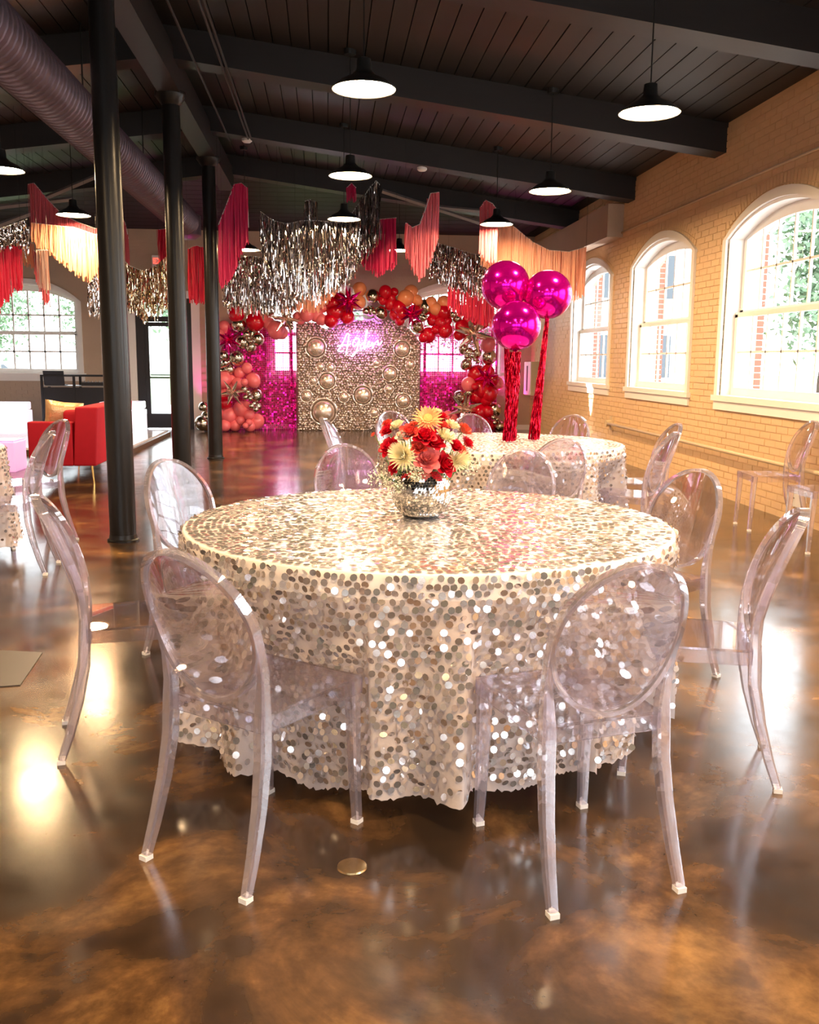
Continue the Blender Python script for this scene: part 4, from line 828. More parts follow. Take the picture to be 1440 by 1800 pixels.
FM = {'red_rose': [rose_mesh('rose_red', s) for s in (1, 2)], 'pink_rose': [rose_mesh('rose_pink', 3, .95)], 'coral_rose': [rose_mesh('rose_coral', 4), rose_mesh('rose_coral', 5, .9)],
      'white_rose': [rose_mesh('rose_white', 6, .75)], 'red_bud': [rose_mesh('rose_red', 7, .6)], 'cream_carnation': [carnation_mesh('petal_cream', 8)], 'coral_carnation': [carnation_mesh('petal_coral', 9)],
      'gerbera': [daisy_mesh('petal_peach', 22, 3, 10)], 'chrysanthemum': [daisy_mesh('petal_cream', 20, 6, 11, .11, .22)], 'chrysanthemum_white': [daisy_mesh('petal_cream', 18, 6, 12, .11, .2)]}
FNAME = {'red_rose': ('rose', 'red rose'), 'pink_rose': ('rose', 'large pale pink open rose'), 'coral_rose': ('rose', 'coral rose'), 'white_rose': ('rose', 'cream white rose'), 'red_bud': ('rose_bud', 'small red rose bud'),
         'cream_carnation': ('carnation', 'cream ruffled carnation'), 'coral_carnation': ('carnation', 'coral ruffled carnation'), 'gerbera': ('gerbera', 'big peach gerbera daisy'), 'chrysanthemum': ('chrysanthemum', 'spiky cream chrysanthemum'), 'chrysanthemum_white': ('chrysanthemum', 'spiky white chrysanthemum')}
FWHERE = ['at the left edge of the bouquet, above the spiky cream chrysanthemum', 'low at the right, over the vase rim', 'low in the centre of the bouquet over the vase', 'in the middle directly under the gerbera', 'in the middle, right of the gerbera stem', 'left of the big pink rose', 'lowest at the left, beside the vase rim', 'at the right under the cream carnation', 'at the far right side of the bouquet',
          'at upper left with a pale heart', 'behind the cream white rose', 'at upper left, dark, behind the others', 'highest at the left', 'at upper left above the cream rose', 'on top of the bouquet', 'at left over the vase rim', 'at the right behind the lowest red rose', 'topmost, above the gerbera on a stalk', 'large, right of centre', 'at upper right', 'at the upper right corner of the bouquet', 'right of the gerbera', 'just left of the gerbera', 'at top right behind the gerbera', 'low at right under the red roses', 'alone on a stalk at far left', 'alone at far right over the baby breath']
cc = Vector((vx, vy + .0, vz + .17))
for i, (x, y, z, r, kd) in enumerate(FLOWERS):
    nm, lb = FNAME[kd]; ms = FM[kd]; p = Vector((x, y, z)); dvec = (p - cc).normalized()
    if kd in ('gerbera', 'chrysanthemum', 'chrysanthemum_white'): dvec = (dvec + Vector((-.1, -1.1, .1))).normalized()
    elif 'rose' in kd: dvec = (dvec + Vector((0, -.25, .15))).normalized()
    t_ = thing(nm, lb + ' ' + FWHERE[i], 'flower', p, 0, 'flowers of the bouquet in the mirror vase')
    q = dvec.to_track_quat('Z', 'Y').to_euler()
    s = r * (1.34 if 'rose' in kd else 1.15)
    link('petals', ms[i % len(ms)], t_, None, q, (s, s, s))
    if kd == 'gerbera':
        mb = MB(); rg = random.Random(2)
        for k in range(150):
            rr = .3 * math.sqrt(k / 150); a = k * 2.4; mb.ball((rr * math.cos(a), rr * math.sin(a), .22 + .05 * (1 - rr / .3)), .03, 5, 4)
        o = mb.build('flower_eye', 'flower_eye', t_); o.rotation_euler = q; o.scale = (s, s, s)
    b0 = Vector((vx + (x - vx) * .25, vy + (y - vy) * .25, vz + .03)) - p
    MB().tube([dvec * (-.1 * r), -dvec * (r * .9), (b0 - dvec * r) * .5, b0], .0022, 6).build('stem', 'stem_green', t_, smooth=True)
# baby's breath sprays and leaves between the flowers
def spray(loc, seed, label, R_=.055, n=110):
    r = random.Random(seed); t_ = thing('baby_breath_spray', label, 'flower', loc, 0, "sprays of tiny cream baby's breath")
    mb = MB(); ms = MB(); base = Vector((vx, vy, vz + .1)) - Vector(loc)
    for k in range(n):
        d_ = Vector((r.gauss(0, 1), r.gauss(0, 1), r.gauss(0, .8))); d_ = d_.normalized() * R_ * r.random() ** .5
        mb.ball(d_, r.uniform(.002, .0038), 5, 4)
        if k % 6 == 0: ms.tube([base * .35, d_ * .3, d_], .0006, 3)
    tag(mb.build('tiny_flowers', 'baby_breath', t_), kind='stuff'); tag(ms.build('twigs', 'stem_green', t_), kind='stuff')
spray((.20, 3.54, .93), 1, "spray of tiny cream baby's breath at the left over the cloth")
spray((.26, 3.50, .905), 2, "spray of tiny cream baby's breath spilling over the vase rim", .045)
spray((.545, 3.55, .975), 3, "spray of tiny cream baby's breath at the right end of the bouquet", .05)
spray((.33, 3.46, .95), 4, "baby's breath between the cream chrysanthemum and the pink rose", .035, 70)
mb = MB(); rg = random.Random(9)
t_ = thing('bouquet_foliage', 'dark green leaves filling the vase mouth under the roses', 'foliage', (vx, vy, vz + .17))
for k in range(60):
    a = rg.uniform(0, 6.28); rr = rg.uniform(.0, .09); h = rg.uniform(-.01, .09); L_ = rg.uniform(.02, .04); p = Vector((rr * math.cos(a), rr * math.sin(a), h)); dr = Vector((math.cos(a), math.sin(a), rg.uniform(-.2, .6))).normalized() * L_
    sd = dr.cross(Vector((0, 0, 1))).normalized() * L_ * .3
    mb.add([p, p + dr * .5 + sd, p + dr, p + dr * .5 - sd, p + dr * .5 + Vector((0, 0, .003))], [(0, 1, 4), (1, 2, 4), (2, 3, 4), (3, 0, 4)])
tag(mb.build('leaves', 'stem_green', t_), kind='stuff')

# ---------------------------------------------------------------- fringe garlands on strings
KIND = {'rose': ('paper_rose', .018, 3, 0), 'peach': ('paper_peach', .02, 3, 0), 'salmon': ('paper_salmon', .03, 2, 0), 'pale': ('paper_pale', .02, 3, 0), 'hotpink': ('paper_hotpink', .02, 3, 0), 'magenta': ('paper_magenta', .018, 3, 0), 'tinsel': ('silver_tinsel', .02, 4, 1), 'gold_tinsel': ('gold_silver_tinsel', .022, 4, 1)}
FLAB = ['rose pink paper fringe hanging in a peak behind the pendant by the first column', 'peach paper fringe lit cream by the pendant near the first column', 'hot pink paper fringe at the left edge over the arched window', 'dark silver tinsel strip above the hot pink fringe at the left edge', 'short peach fringe end between hot pink and rose fringes', 'pale pink narrow fringe hanging over the arched window', 'rose pink narrow fringe tail in front of the arched window', 'small silver tinsel tail beside the nearest black column', 'golden silver tinsel swag above the glass door', 'narrow rose fringe just past the nearest column', 'small hot pink fringe end by the middle column, over the exit sign', 'hot red pink fringe between the middle column and the next',
 'tall magenta fringe peak right of the third column', 'lower silver tinsel fringe beneath the magenta fringe', 'wide silver tinsel fringe in the centre under the roof', 'narrow silver tinsel peak rising from the wide tinsel fringe', 'silver tinsel fringe climbing to a peak behind the middle pendant', 'orange peach fringe below the silver tinsel, over the balloon arch', 'small dark magenta fringe tip under the second middle pendant', 'magenta red fringe right of the tinsel peak', 'coral pink fringe with a tall peak over the balloon arch', 'dark silver tinsel swag right of the coral fringe', 'bright red fringe low behind the magenta orbs', 'rose fringe peak behind the blazing pendant', 'long peach fringe sagging on its string to the brick wall', 'salmon under-layer of the long sagging peach fringe']
def fringe(i, kd, pts):
    m, dx, lay, met = KIND[kd]; rg = np.random.default_rng(i + 20); P_ = np.array(pts, float)
    seg = np.hypot(np.diff(P_[:, 0]), np.diff(P_[:, 1])); S = np.concatenate([[0], np.cumsum(seg)]); Lh = S[-1]
    root = thing('fringe_garland', FLAB[i], 'fringe garland', (float(P_[0, 0]), float(P_[0, 1]), float(P_[0, 2])), 0, 'paper and tinsel fringe garlands strung under the roof')
    O = P_[0, :3]
    ws = np.interp
    d = (P_[-1, :2] - P_[0, :2]); d /= max(np.hypot(*d), 1e-6); nrm = np.array([-d[1], d[0]])
    V = []; Fq = []; nseg = 12 if met else 5
    for l in range(lay):
        off = (l - (lay - 1) / 2) * .022; n = max(3, int(Lh / dx * (1.35 if met else 1.2)))
        for k in range(n):
            s = np.clip((k + rg.uniform(-.3, .3) + .5 * (l % 2)) / n * Lh, 0, Lh)
            x, y, z, zb = (np.interp(s, S, P_[:, j]) for j in range(4))
            zb += rg.uniform(-.045, .06) if not met else rg.normal(0, .05)
            zb = min(zb, z - .08)
            w_ = rg.uniform(.55, .95) * dx * (1.0 if not met else .9)
            ph1, ph2, am = rg.uniform(0, 6.3), rg.uniform(0, 6.3), rg.uniform(.002, .008) if not met else rg.uniform(.008, .02)
            tw = rg.uniform(-.5, .5); b = len(V)
            for q in range(nseg + 1):
                v = q / nseg; zz = z + (zb - z) * v; a = tw + (rg.uniform(-1.3, 1.3) if met else .35 * math.sin(3 * v + ph1))
                cx = x + am * math.sin(5 * v + ph1) * d[0] + nrm[0] * (off + am * math.sin(4 * v + ph2)); cy = y + am * math.sin(5 * v + ph1) * d[1] + nrm[1] * (off + am * math.sin(4 * v + ph2))
                wx, wy = (math.cos(a) * d + math.sin(a) * nrm) * w_ / 2; jz = rg.uniform(-.008, .008) if met else 0
                V.append((cx - wx - O[0], cy - wy - O[1], zz - jz - O[2])); V.append((cx + wx - O[0], cy + wy - O[1], zz + jz - O[2]))
            Fq += [(b + 2 * q, b + 2 * q + 1, b + 2 * q + 3, b + 2 * q + 2) for q in range(nseg)]
    tag(link('streamers', nmesh('streamers', V, Fq, m), root), kind='stuff')
    MB().tube([tuple(p[:3] - O) for p in P_], .006, 5).build('string', 'exit_white', root)
    for e_ in (0, -1):   # hanging threads up to the roof
        p = P_[e_]; zt_ = zc(p[0], p[1]) - .01
        if zt_ > p[2] + .05: MB().tube([tuple(p[:3] - O), (p[0] - O[0], p[1] - O[1], zt_ - O[2])], .0012, 4).build('thread', 'lamp_black', root)
for i, (kd, pts) in enumerate(FRINGES): fringe(i, kd, pts)

# ---------------------------------------------------------------- sequin wall with domes and neon sign
BY = 18.3
t_ = thing('sequin_wall', 'champagne silver ball-covered backdrop wall with big mirrored domes', 'backdrop', (.6, BY, 0))
OUT = [(-1.17, 0), (1.2, 0), (1.2, 1.70), (1.12, 1.84), (.98, 1.97), (.8, 2.08), (.5, 2.12), (-.3, 2.12), (-.5, 2.02), (-.6, 1.95), (-.7, 1.98), (-.78, 2.06), (-1.12, 2.08), (-1.17, 2.04)]
mb = MB(); n = len(OUT)
mb.add([(x, -.02, z) for x, z in OUT] + [(x, .06, z) for x, z in OUT], [tuple(range(n)), tuple(range(n, 2 * n))[::-1]] + [(k, n + k, n + (k + 1) % n, (k + 1) % n) for k in range(n)])
mb.build('board', 'board_black', t_)
def inside(x, z, poly):
    c_ = False; j = len(poly) - 1
    for i in range(len(poly)):
        (xi, zi), (xj, zj) = poly[i], poly[j]
        if (zi > z) != (zj > z) and x < (xj - xi) * (z - zi) / (zj - zi) + xi: c_ = not c_
        j = i
    return c_
rg = random.Random(4)
bmi = bmesh.new(); bmesh.ops.create_icosphere(bmi, subdivisions=1, radius=1); IV = np.array([v.co[:] for v in bmi.verts]); IF = np.array([[v.index for v in f.verts] for f in bmi.faces]); bmi.free()
bmi = bmesh.new(); bmesh.ops.create_icosphere(bmi, subdivisions=2, radius=1); IV2 = np.array([v.co[:] for v in bmi.verts]); IF2 = np.array([[v.index for v in f.verts] for f in bmi.faces]); bmi.free()
V = []; Fq = []; nb = 0; z = .03; r_i = 0
while z < 2.12:
    x = -1.15 + (.027 if r_i % 2 else 0)
    while x < 1.2:
        xx, z_ = x + rg.uniform(-.012, .012), z + rg.uniform(-.012, .012)
        if inside(xx, z_, OUT) and not any((xx - (dx - .6)) ** 2 + (z_ - dz) ** 2 < (dr * 1.05) ** 2 for dx, dz, dr in DOMES):
            r_ = rg.choice((.018, .024, .03, .036)); a = rg.uniform(0, 6.28); ca, sa = math.cos(a), math.sin(a)
            M = np.array([[ca, 0, sa], [0, 1, 0], [-sa, 0, ca]])
            V.append(IV @ M.T * r_ + np.array([xx, -.025 - rg.uniform(0, .035), z_])); Fq.append(IF + nb * 12); nb += 1
        x += .05
    z += .044; r_i += 1
tag(link('mirror_balls', nmesh('mirror_balls', np.concatenate(V), np.concatenate(Fq), 'champagne_ball'), t_), kind='stuff')
for dx, dz, dr in DOMES:
    o = MB().ball((0, 0, 0), dr * .86, 24, 14, (1, .62, 1)).build('dome', 'dome_silver', t_, smooth=True, loc=(dx - .6, -.045, dz))
    ring = [(dr * 1.02 * math.cos(2 * PI * k / 40), -.01, dr * 1.02 * math.sin(2 * PI * k / 40)) for k in range(40)]
    MB().tube(ring, dr * .07 + .006, 8, closed=True).build('dome_ring', 'champagne_ball', o, smooth=True)

t_ = thing('neon_sign', 'glowing handwritten neon word Agden on the champagne backdrop wall', 'neon sign', (.62, 18.0, 1.7))
def smooth_pts(P_, n=6):
    out = []; m = len(P_)
    for i in range(m - 1):
        p0, p1, p2, p3 = (Vector((*P_[max(0, min(m - 1, i + k))], 0)) for k in (-1, 0, 1, 2))
        for q in range(n):
            t = q / n; out.append(.5 * ((2 * p1) + (p2 - p0) * t + (2 * p0 - 5 * p1 + 4 * p2 - p3) * t * t + (3 * p1 - p0 - 3 * p2 + p3) * t ** 3))
    out.append(Vector((*P_[-1], 0))); return out
mb = MB()
for s in NEON_TEXT: mb.tube([(p.x - .62, 0, p.y - 1.7) for p in smooth_pts(s)], .0105, 8)
mb.build('lettering', 'neon_white', t_, smooth=True)
mb = MB()
for s in NEON_LINE: mb.tube([(p.x - .62, 0, p.y - 1.7) for p in smooth_pts(s)], .009, 6)
mb.build('cloud_outline', 'neon_violet', t_, smooth=True)
mb = MB().box(-.44, .44, .05, .058, -.22, .26); 
m_ = mixmat('clear_sheet', (1, 1, 1), dict(col=(.9, .9, .95), rough=.05), .93)
mb.build('backing_sheet', 'clear_sheet', t_)
mb = MB()
for x in (-.4, .4):
    for z in (-.18, .22): mb.tube([(x, .05, z), (x, .27, z)], .008, 8)
mb.build('standoffs', 'grey_metal', t_)
ld = bpy.data.lights.new('neon_glow', 'AREA'); ld.shape = 'RECTANGLE'; ld.size = .7; ld.size_y = .2; ld.energy = 2.6; ld.color = (.8, .04, .9)
lo = bpy.data.objects.new('neon_glow', ld); COL.objects.link(lo); lo.parent = t_; lo.location = (0, .03, .05); lo.rotation_euler = (PI / 2, 0, 0)

# ---------------------------------------------------------------- shimmer panels
def shimmer(x0, x1, z1, label):
    t_ = thing('shimmer_wall', label, 'backdrop', (x0, 18.42, 0), 0, 'magenta shimmer panels either side of the ball wall')
    W = x1 - x0; mb = MB()
    for a in np.arange(0, W + .01, .3): mb.box(a - .004, a + .004, .012, .02, 0, z1)
    for b in np.arange(0, z1 + .01, .3): mb.box(0, W, .012, .02, b - .004, b + .004)
    mb.box(-.012, .012, .0, .03, 0, z1); mb.box(W - .012, W + .012, 0, .03, 0, z1)
    for a in (.1, W - .1): mb.box(a - .02, a + .02, .02, .05, 0, z1); mb.box(a - .03, a + .03, .0, .35, 0, .03)
    mb.build('frame', 'shimmer_frame', t_)
    s = .037; rg = np.random.default_rng(int(x0 * 10) + 50); C = []
    for i in range(int(W / s)):
        for j in range(int(z1 / s)): C.append((.006 + (i + .5) * s, 0, (j + .5) * s))
    C = np.array(C); n = len(C); ax = rg.normal(0, .09, n); az = rg.normal(0, .09, n); h = s * .44
    q = np.array([(-h, -h), (h, -h), (h, h), (-h, h)]); V = np.zeros((n, 4, 3))
    V[:, :, 0] = C[:, 0:1] + q[:, 0]; V[:, :, 2] = C[:, 2:3] + q[:, 1]; V[:, :, 1] = ax[:, None] * q[:, 0] + az[:, None] * q[:, 1]
    tag(link('shimmer_sequins', nmesh('shimmer_sequins', V.reshape(-1, 3), np.arange(n * 4).reshape(-1, 4), 'shimmer_tile'), t_), kind='stuff')
shimmer(-2.05, -.58, 2.05, 'magenta shimmer panel left of the ball-covered wall, window shining through')
shimmer(1.82, 3.34, 2.05, 'magenta shimmer panel right of the ball-covered wall, window shining through')

# ---------------------------------------------------------------- balloon arch
def balloon_mesh(m):
    mb = MB().ball((0, 0, 0), 1, 20, 14); mb.v = [(x * (1 - .07 * max(0, -z)), y * (1 - .07 * max(0, -z)), z * (1.02 if z > 0 else 1.1)) for x, y, z in mb.v]
    mb.tube([(0, 0, -1.09), (0, 0, -1.16), (0, 0, -1.2)], lambda i: (.03, .03, .07)[i], 6)
    return mb.mesh('balloon', m, True)
BM = {'R': balloon_mesh('red_latex'), 'C': balloon_mesh('coral_latex'), 'P': balloon_mesh('peach_latex'), 'S': balloon_mesh('chrome_latex')}
BMs = {}
for k_, m in (('R', 'red_latex'), ('C', 'coral_latex'), ('P', 'peach_latex'), ('S', 'chrome_latex')): BMs[k_] = MB().ball((0, 0, 0), 1, 14, 10).mesh('balloon', m, True)
root = thing('balloon_garland', 'arch of red, coral, peach and chrome balloons with foil stars around the backdrop', 'balloon garland', (.6, 18.0, 0))
rg = random.Random(12); LB = {'R': 'hot red balloon', 'C': 'coral balloon', 'P': 'peach orange balloon', 'S': 'chrome balloon'}
for x, y, z, r, k_ in BALLOONS:
    o = link('balloon', (BM if r > .07 else BMs)[k_], root, (x - .6, y - 18.0, z), (rg.uniform(-.9, .9), rg.uniform(-.9, .9), rg.uniform(0, 6)) if z > r * 1.3 else (PI - .2, 0, 0), (r, r, r)); o['label'] = LB[k_]
# cord the balloons are tied to
arch = [(-2.3, .2, .1), (-2.2, .2, .9), (-2.0, .2, 1.6), (-1.4, .2, 2.1), (-.2, .2, 2.15), (.6, .2, 2.3), (1.6, .2, 2.25), (2.6, .2, 2.1), (3.0, .2, 1.5), (3.1, .2, .8), (3.1, .2, .05)]
MB().tube([(x - .6, y, z) for x, y, z in arch], .02, 6).build('garland_cord', 'grey_metal', root)
def star_mesh(m):
    mb = MB(); g = (1 + 5 ** .5) / 2
    D = [Vector(v).normalized() for v in [(0, 1, g), (0, -1, g), (0, 1, -g), (0, -1, -g), (1, g, 0), (-1, g, 0), (1, -g, 0), (-1, -g, 0), (g, 0, 1), (-g, 0, 1), (g, 0, -1), (-g, 0, -1)]]
    for d in D:
        a = d.cross(Vector((.3, .5, .81))).normalized(); b = d.cross(a); vs = []
        for t, r_ in ((0, .05), (.36, .13), (.95, .012)):
            for k in range(6): an = 2 * PI * k / 6; vs.append(d * t + (a * math.cos(an) + b * math.sin(an)) * r_)
        vs.append(d)
        mb.add(vs, [(i * 6 + k, i * 6 + (k + 1) % 6, i * 6 + 6 + (k + 1) % 6, i * 6 + 6 + k) for i in range(2) for k in range(6)] + [(12 + k, 12 + (k + 1) % 6, 18) for k in range(6)])
    return mb.mesh('starburst_balloon', m)
SMH = {'M': star_mesh('magenta_foil'), 'T': star_mesh('rose_silver_foil')}
for x, y, z, r, k_ in STARS:
    o = link('starburst_balloon', SMH[k_], root, (x - .6, y - 18.0, z), (rg.uniform(-.5, .5), rg.uniform(-.5, .5), rg.uniform(0, 6)), (r * 1.05,) * 3)
    o['label'] = {'M': 'magenta foil starburst balloon', 'T': 'rose silver foil starburst balloon'}[k_]
root = thing('balloon_cluster', 'small bunch of chrome balloons on the floor left of the third column', 'balloons', (CLUSTER[1][0], CLUSTER[1][1], 0))
for x, y, z, r in CLUSTER: link('balloon', BM['S'], root, (x - CLUSTER[1][0], y - CLUSTER[1][1], z), (PI, 0, 0), (r, r, r))

# ---------------------------------------------------------------- magenta orbs on tassels
def orb(x, y, z, r, tx, ty, w0, w1, seed, label):
    t_ = thing('orb_balloon', label, 'balloon', (x, y, z), 0, 'magenta foil orb balloons over the far table')
    n, m = 32, 20; mb = MB(); rr = random.Random(seed); vs = [(0, 0, -r)]
    mb.ball((0, 0, 0), r, 48, 28)
    v2 = []
    for X, Y_, Z in mb.v:      # four gores meeting in slightly puckered seams
        a = math.atan2(Y_, X); lat = math.asin(max(-1, min(1, Z / r))); d_ = abs(math.sin(2 * (a + .4))); k_ = 1 - .012 * math.exp(-(d_ / .08) ** 2) + .004 * math.sin(24 * lat) * math.exp(-(d_ / .2) ** 2)
        v2.append((X * k_, Y_ * k_, Z * (k_ if abs(Z) < r * .99 else .985)))
    mb.v = v2; mb.build('foil_orb', 'orb_foil', t_, smooth=True)
    MB().tube([(0, 0, -r + .004), (0, 0, -r - .03)], lambda i: (.02, .01)[i], 8).build('valve', 'magenta_foil', t_)
    top = -r - .01; bot = .775 - z; rg = np.random.default_rng(seed); V = []; Fq = []
    for k in range(int(260 * (w0 + w1) / .12)):
        a, q = rg.uniform(0, 6.28), math.sqrt(rg.random()); b0 = bot + abs(rg.normal(0, .012)); b = len(V); sw = rg.uniform(0, 6.28); L_ = 22
        for i in range(L_ + 1):
            v = i / L_; wv = w0 + (w1 - w0) * v; cx = (tx - x) * v + wv * q * math.cos(a) + .003 * math.sin(9 * v + sw); cy = (ty - y) * v + wv * q * math.sin(a); zz = top + (b0 - top) * v
            an = rg.uniform(0, 6.28); w_ = .0032; V.append((cx - w_ * math.cos(an), cy - w_ * math.sin(an), zz)); V.append((cx + w_ * math.cos(an), cy + w_ * math.sin(an), zz + rg.uniform(-.004, .004)))
        Fq += [(b + 2 * i, b + 2 * i + 1, b + 2 * i + 3, b + 2 * i + 2) for i in range(L_)]
    tag(link('tassel', nmesh('tassel', V, Fq, 'tassel_red'), t_), kind='stuff')
orb(1.375, 7.28, 1.945, .187, 1.40, 7.05, .012, .034, 31, 'magenta foil orb highest and leftmost of the three over the far table')
orb(1.69, 7.2, 1.875, .184, 1.575, 7.03, .012, .045, 32, 'magenta foil orb at right, on the slender red tassel')
orb(1.405, 6.98, 1.63, .183, 1.36, 6.9, .043, .05, 33, 'magenta foil orb lowest and in front, on the thick red tassel')

# ---------------------------------------------------------------- lounge side
t_ = thing('armchair', 'red velvet armchair with thin golden legs beside the nearest black column', 'armchair', (-2.9, 11.0, 0))
def rbox(x0, x1, y0, y1, z0, z1, b=.02):
    bm = bmesh.new(); bmesh.ops.create_cube(bm, size=1)
    for v in bm.verts: v.co = Vector((x0 + (v.co.x + .5) * (x1 - x0), y0 + (v.co.y + .5) * (y1 - y0), z0 + (v.co.z + .5) * (z1 - z0)))
    bmesh.ops.bevel(bm, geom=bm.edges[:], offset=b, segments=3, affect='EDGES', profile=.6)
    m_ = MB(); bm.verts.index_update(); m_.add([v.co[:] for v in bm.verts], [tuple(v.index for v in f.verts) for f in bm.faces]); bm.free(); return m_
rbox(-.33, .14, -.6, -.46, .2, .68).build('armrest', 'sofa_red', t_, smooth=True)
rbox(-.33, .14, 1.1, 1.24, .2, .68).build('armrest', 'sofa_red', t_, smooth=True)
m_ = rbox(.14, .38, -.6, 1.24, .2, .84); m_.v = [(x + (.04 if z > .5 else 0), y, z) for x, y, z in m_.v]; m_.build('backrest', 'sofa_red', t_, smooth=True)
rbox(-.33, .2, -.46, 1.1, .2, .44, .03).build('seat', 'sofa_red', t_, smooth=True)
rbox(.0, .18, -.44, .3, .44, .8, .06).build('back_cushion', 'sofa_red', t_, smooth=True)
for a in (-.28, .32):
    for b in (-.54, 1.18): MB().tube([(a, b, .2), (a + .015, b, 0)], lambda i: (.014, .008)[i], 8).build('leg', 'gold_leg', t_)
def pillow(loc, rot, s, m, label, nm='cushion'):
    mb = MB(); n = 14; vs = []
    for sg in (1, -1):
        for i in range(n + 1):
            for j in range(n + 1):
                u, v = i / n * 2 - 1, j / n * 2 - 1; h = ((1 - u ** 4) * (1 - v ** 4)) ** .6 * .36; k_ = 1 - .06 * (1 - abs(u * v)); vs.append((u * s / 2 * k_, sg * h * s / 2, v * s / 2 * k_))
    fs = []; N1 = (n + 1) ** 2
    for q in (0, 1):
        for i in range(n):
            for j in range(n):
                f = [q * N1 + i * (n + 1) + j, q * N1 + (i + 1) * (n + 1) + j, q * N1 + (i + 1) * (n + 1) + j + 1, q * N1 + i * (n + 1) + j + 1]; fs.append(tuple(f if q == 0 else f[::-1]))
    mb.add(vs, fs); o = mb.build(nm, m, smooth=True); o.location = loc; o.rotation_euler = rot; tag(o, label, 'cushion'); return o
pillow((-2.93, 10.72, .695), (.2, .12, .25), .4, 'pillow_gold', 'champagne gold cushion propped on the red armchair')
# dance platform and white cubes
t_ = thing('platform', 'low white glossy dance platform in front of the glass door', 'platform', (-4.9, 15.3, 0))
for i in range(4):
    for j in range(3):
        MB().box(-2.1 + i * 1.04, -2.1 + i * 1.04 + 1.03, -1.7 + j * 1.15, -1.7 + j * 1.15 + 1.14, .07, .1).build('panel', 'white_gloss', t_)
MB().box(-2.12, 2.1, -1.72, 1.76, 0, .07).build('rim', 'platform_edge', t_)
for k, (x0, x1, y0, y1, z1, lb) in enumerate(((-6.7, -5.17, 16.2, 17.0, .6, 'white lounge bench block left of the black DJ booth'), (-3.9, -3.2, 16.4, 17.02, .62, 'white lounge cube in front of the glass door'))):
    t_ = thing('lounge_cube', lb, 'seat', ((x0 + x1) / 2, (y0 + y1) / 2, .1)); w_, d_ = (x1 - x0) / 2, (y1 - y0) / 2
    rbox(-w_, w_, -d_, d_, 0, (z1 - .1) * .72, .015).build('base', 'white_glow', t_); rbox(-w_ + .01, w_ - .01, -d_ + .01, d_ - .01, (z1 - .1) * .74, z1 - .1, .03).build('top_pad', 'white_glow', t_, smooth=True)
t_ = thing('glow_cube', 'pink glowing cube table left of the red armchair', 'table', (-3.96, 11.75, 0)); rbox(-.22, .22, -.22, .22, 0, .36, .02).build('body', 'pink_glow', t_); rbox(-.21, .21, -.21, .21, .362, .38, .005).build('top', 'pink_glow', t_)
# DJ booth
t_ = thing('music_booth', 'black folding music booth with open top frame near the arched window', 'booth', (-4.52, 17.55, 0))
mb = MB()
for x in (-.56, .0, .56):
    for y in (-.22, .22): mb.box(x - .02, x + .02, y - .02, y + .02, 0, 1.06)
for y in (-.22, .22): mb.box(-.56, .56, y - .015, y + .015, 1.03, 1.06)
for x in (-.56, .56): mb.box(x - .015, x + .015, -.22, .22, 1.03, 1.06)
mb.build('frame', 'booth_black', t_); 
for x in (-.54, .02): MB().box(x, x + .52, -.235, -.225, .06, .84).build('front_panel', 'booth_black', t_)
MB().box(-.54, .54, -.2, .2, .85, .87).build('shelf', 'grey_metal', t_)
t_ = thing('laptop', 'open dark laptop on the left of the black music booth', 'laptop', (-4.87, 17.5, .87))
MB().box(-.17, .17, -.12, .12, 0, .015).build('keyboard_deck', 'booth_black', t_); MB().hexa([(-.18, -.14, .01), (.18, -.14, .01), (.18, -.128, .01), (-.18, -.128, .01), (-.18, -.19, .26), (.18, -.19, .26), (.18, -.178, .26), (-.18, -.178, .26)]).build('screen', 'booth_black', t_)
t_ = thing('mixer', 'low music mixer with knobs on the booth shelf', 'mixer', (-4.2, 17.5, .87)); MB().box(-.2, .2, -.13, .13, 0, .06).build('body', 'booth_black', t_)
for k in range(6): MB().lathe([(.012, .06), (.01, .085)], 10, -.16 + k * .064, -.05).build('knob', 'grey_metal', t_)
# exit sign behind the fringe
t_ = thing('exit_sign', 'small exit sign high on the far wall, half hidden by fringe', 'sign', (-3.12, WY - .04, 3.18)); MB().box(-.17, .17, -.02, .04, -.11, .11).build('case', 'exit_white', t_)
fc = bpy.data.curves.new('letters', 'FONT'); fc.body = 'EXIT'; fc.size = .15; fc.align_x = 'CENTER'; fc.align_y = 'CENTER'; fc.extrude = .002; fc.materials.append(MM['exit_red']); fo = link('letters', fc); bpy.context.view_layer.update(); me_ = bpy.data.meshes.new_from_object(fo.evaluated_get(bpy.context.evaluated_depsgraph_get())); bpy.data.objects.remove(fo); link('letters', me_, t_, (0, -.024, 0), (PI / 2, 0, 0))
# wall heater box near the far corner
t_ = thing('wall_cabinet', 'pale slim box with a dark slot on the wall by the far corner', 'cabinet', (WX - .1, 17.95, .72))
MB().box(-.1, .1, -.3, .3, 0, .64).build('body', 'panel_tan', t_); MB().box(-.115, -.1, -.29, .29, .01, .63).build('door', 'white_trim', t_); MB().box(-.118, -.114, -.05, .05, .08, .56).build('slot', 'door_dark', t_)
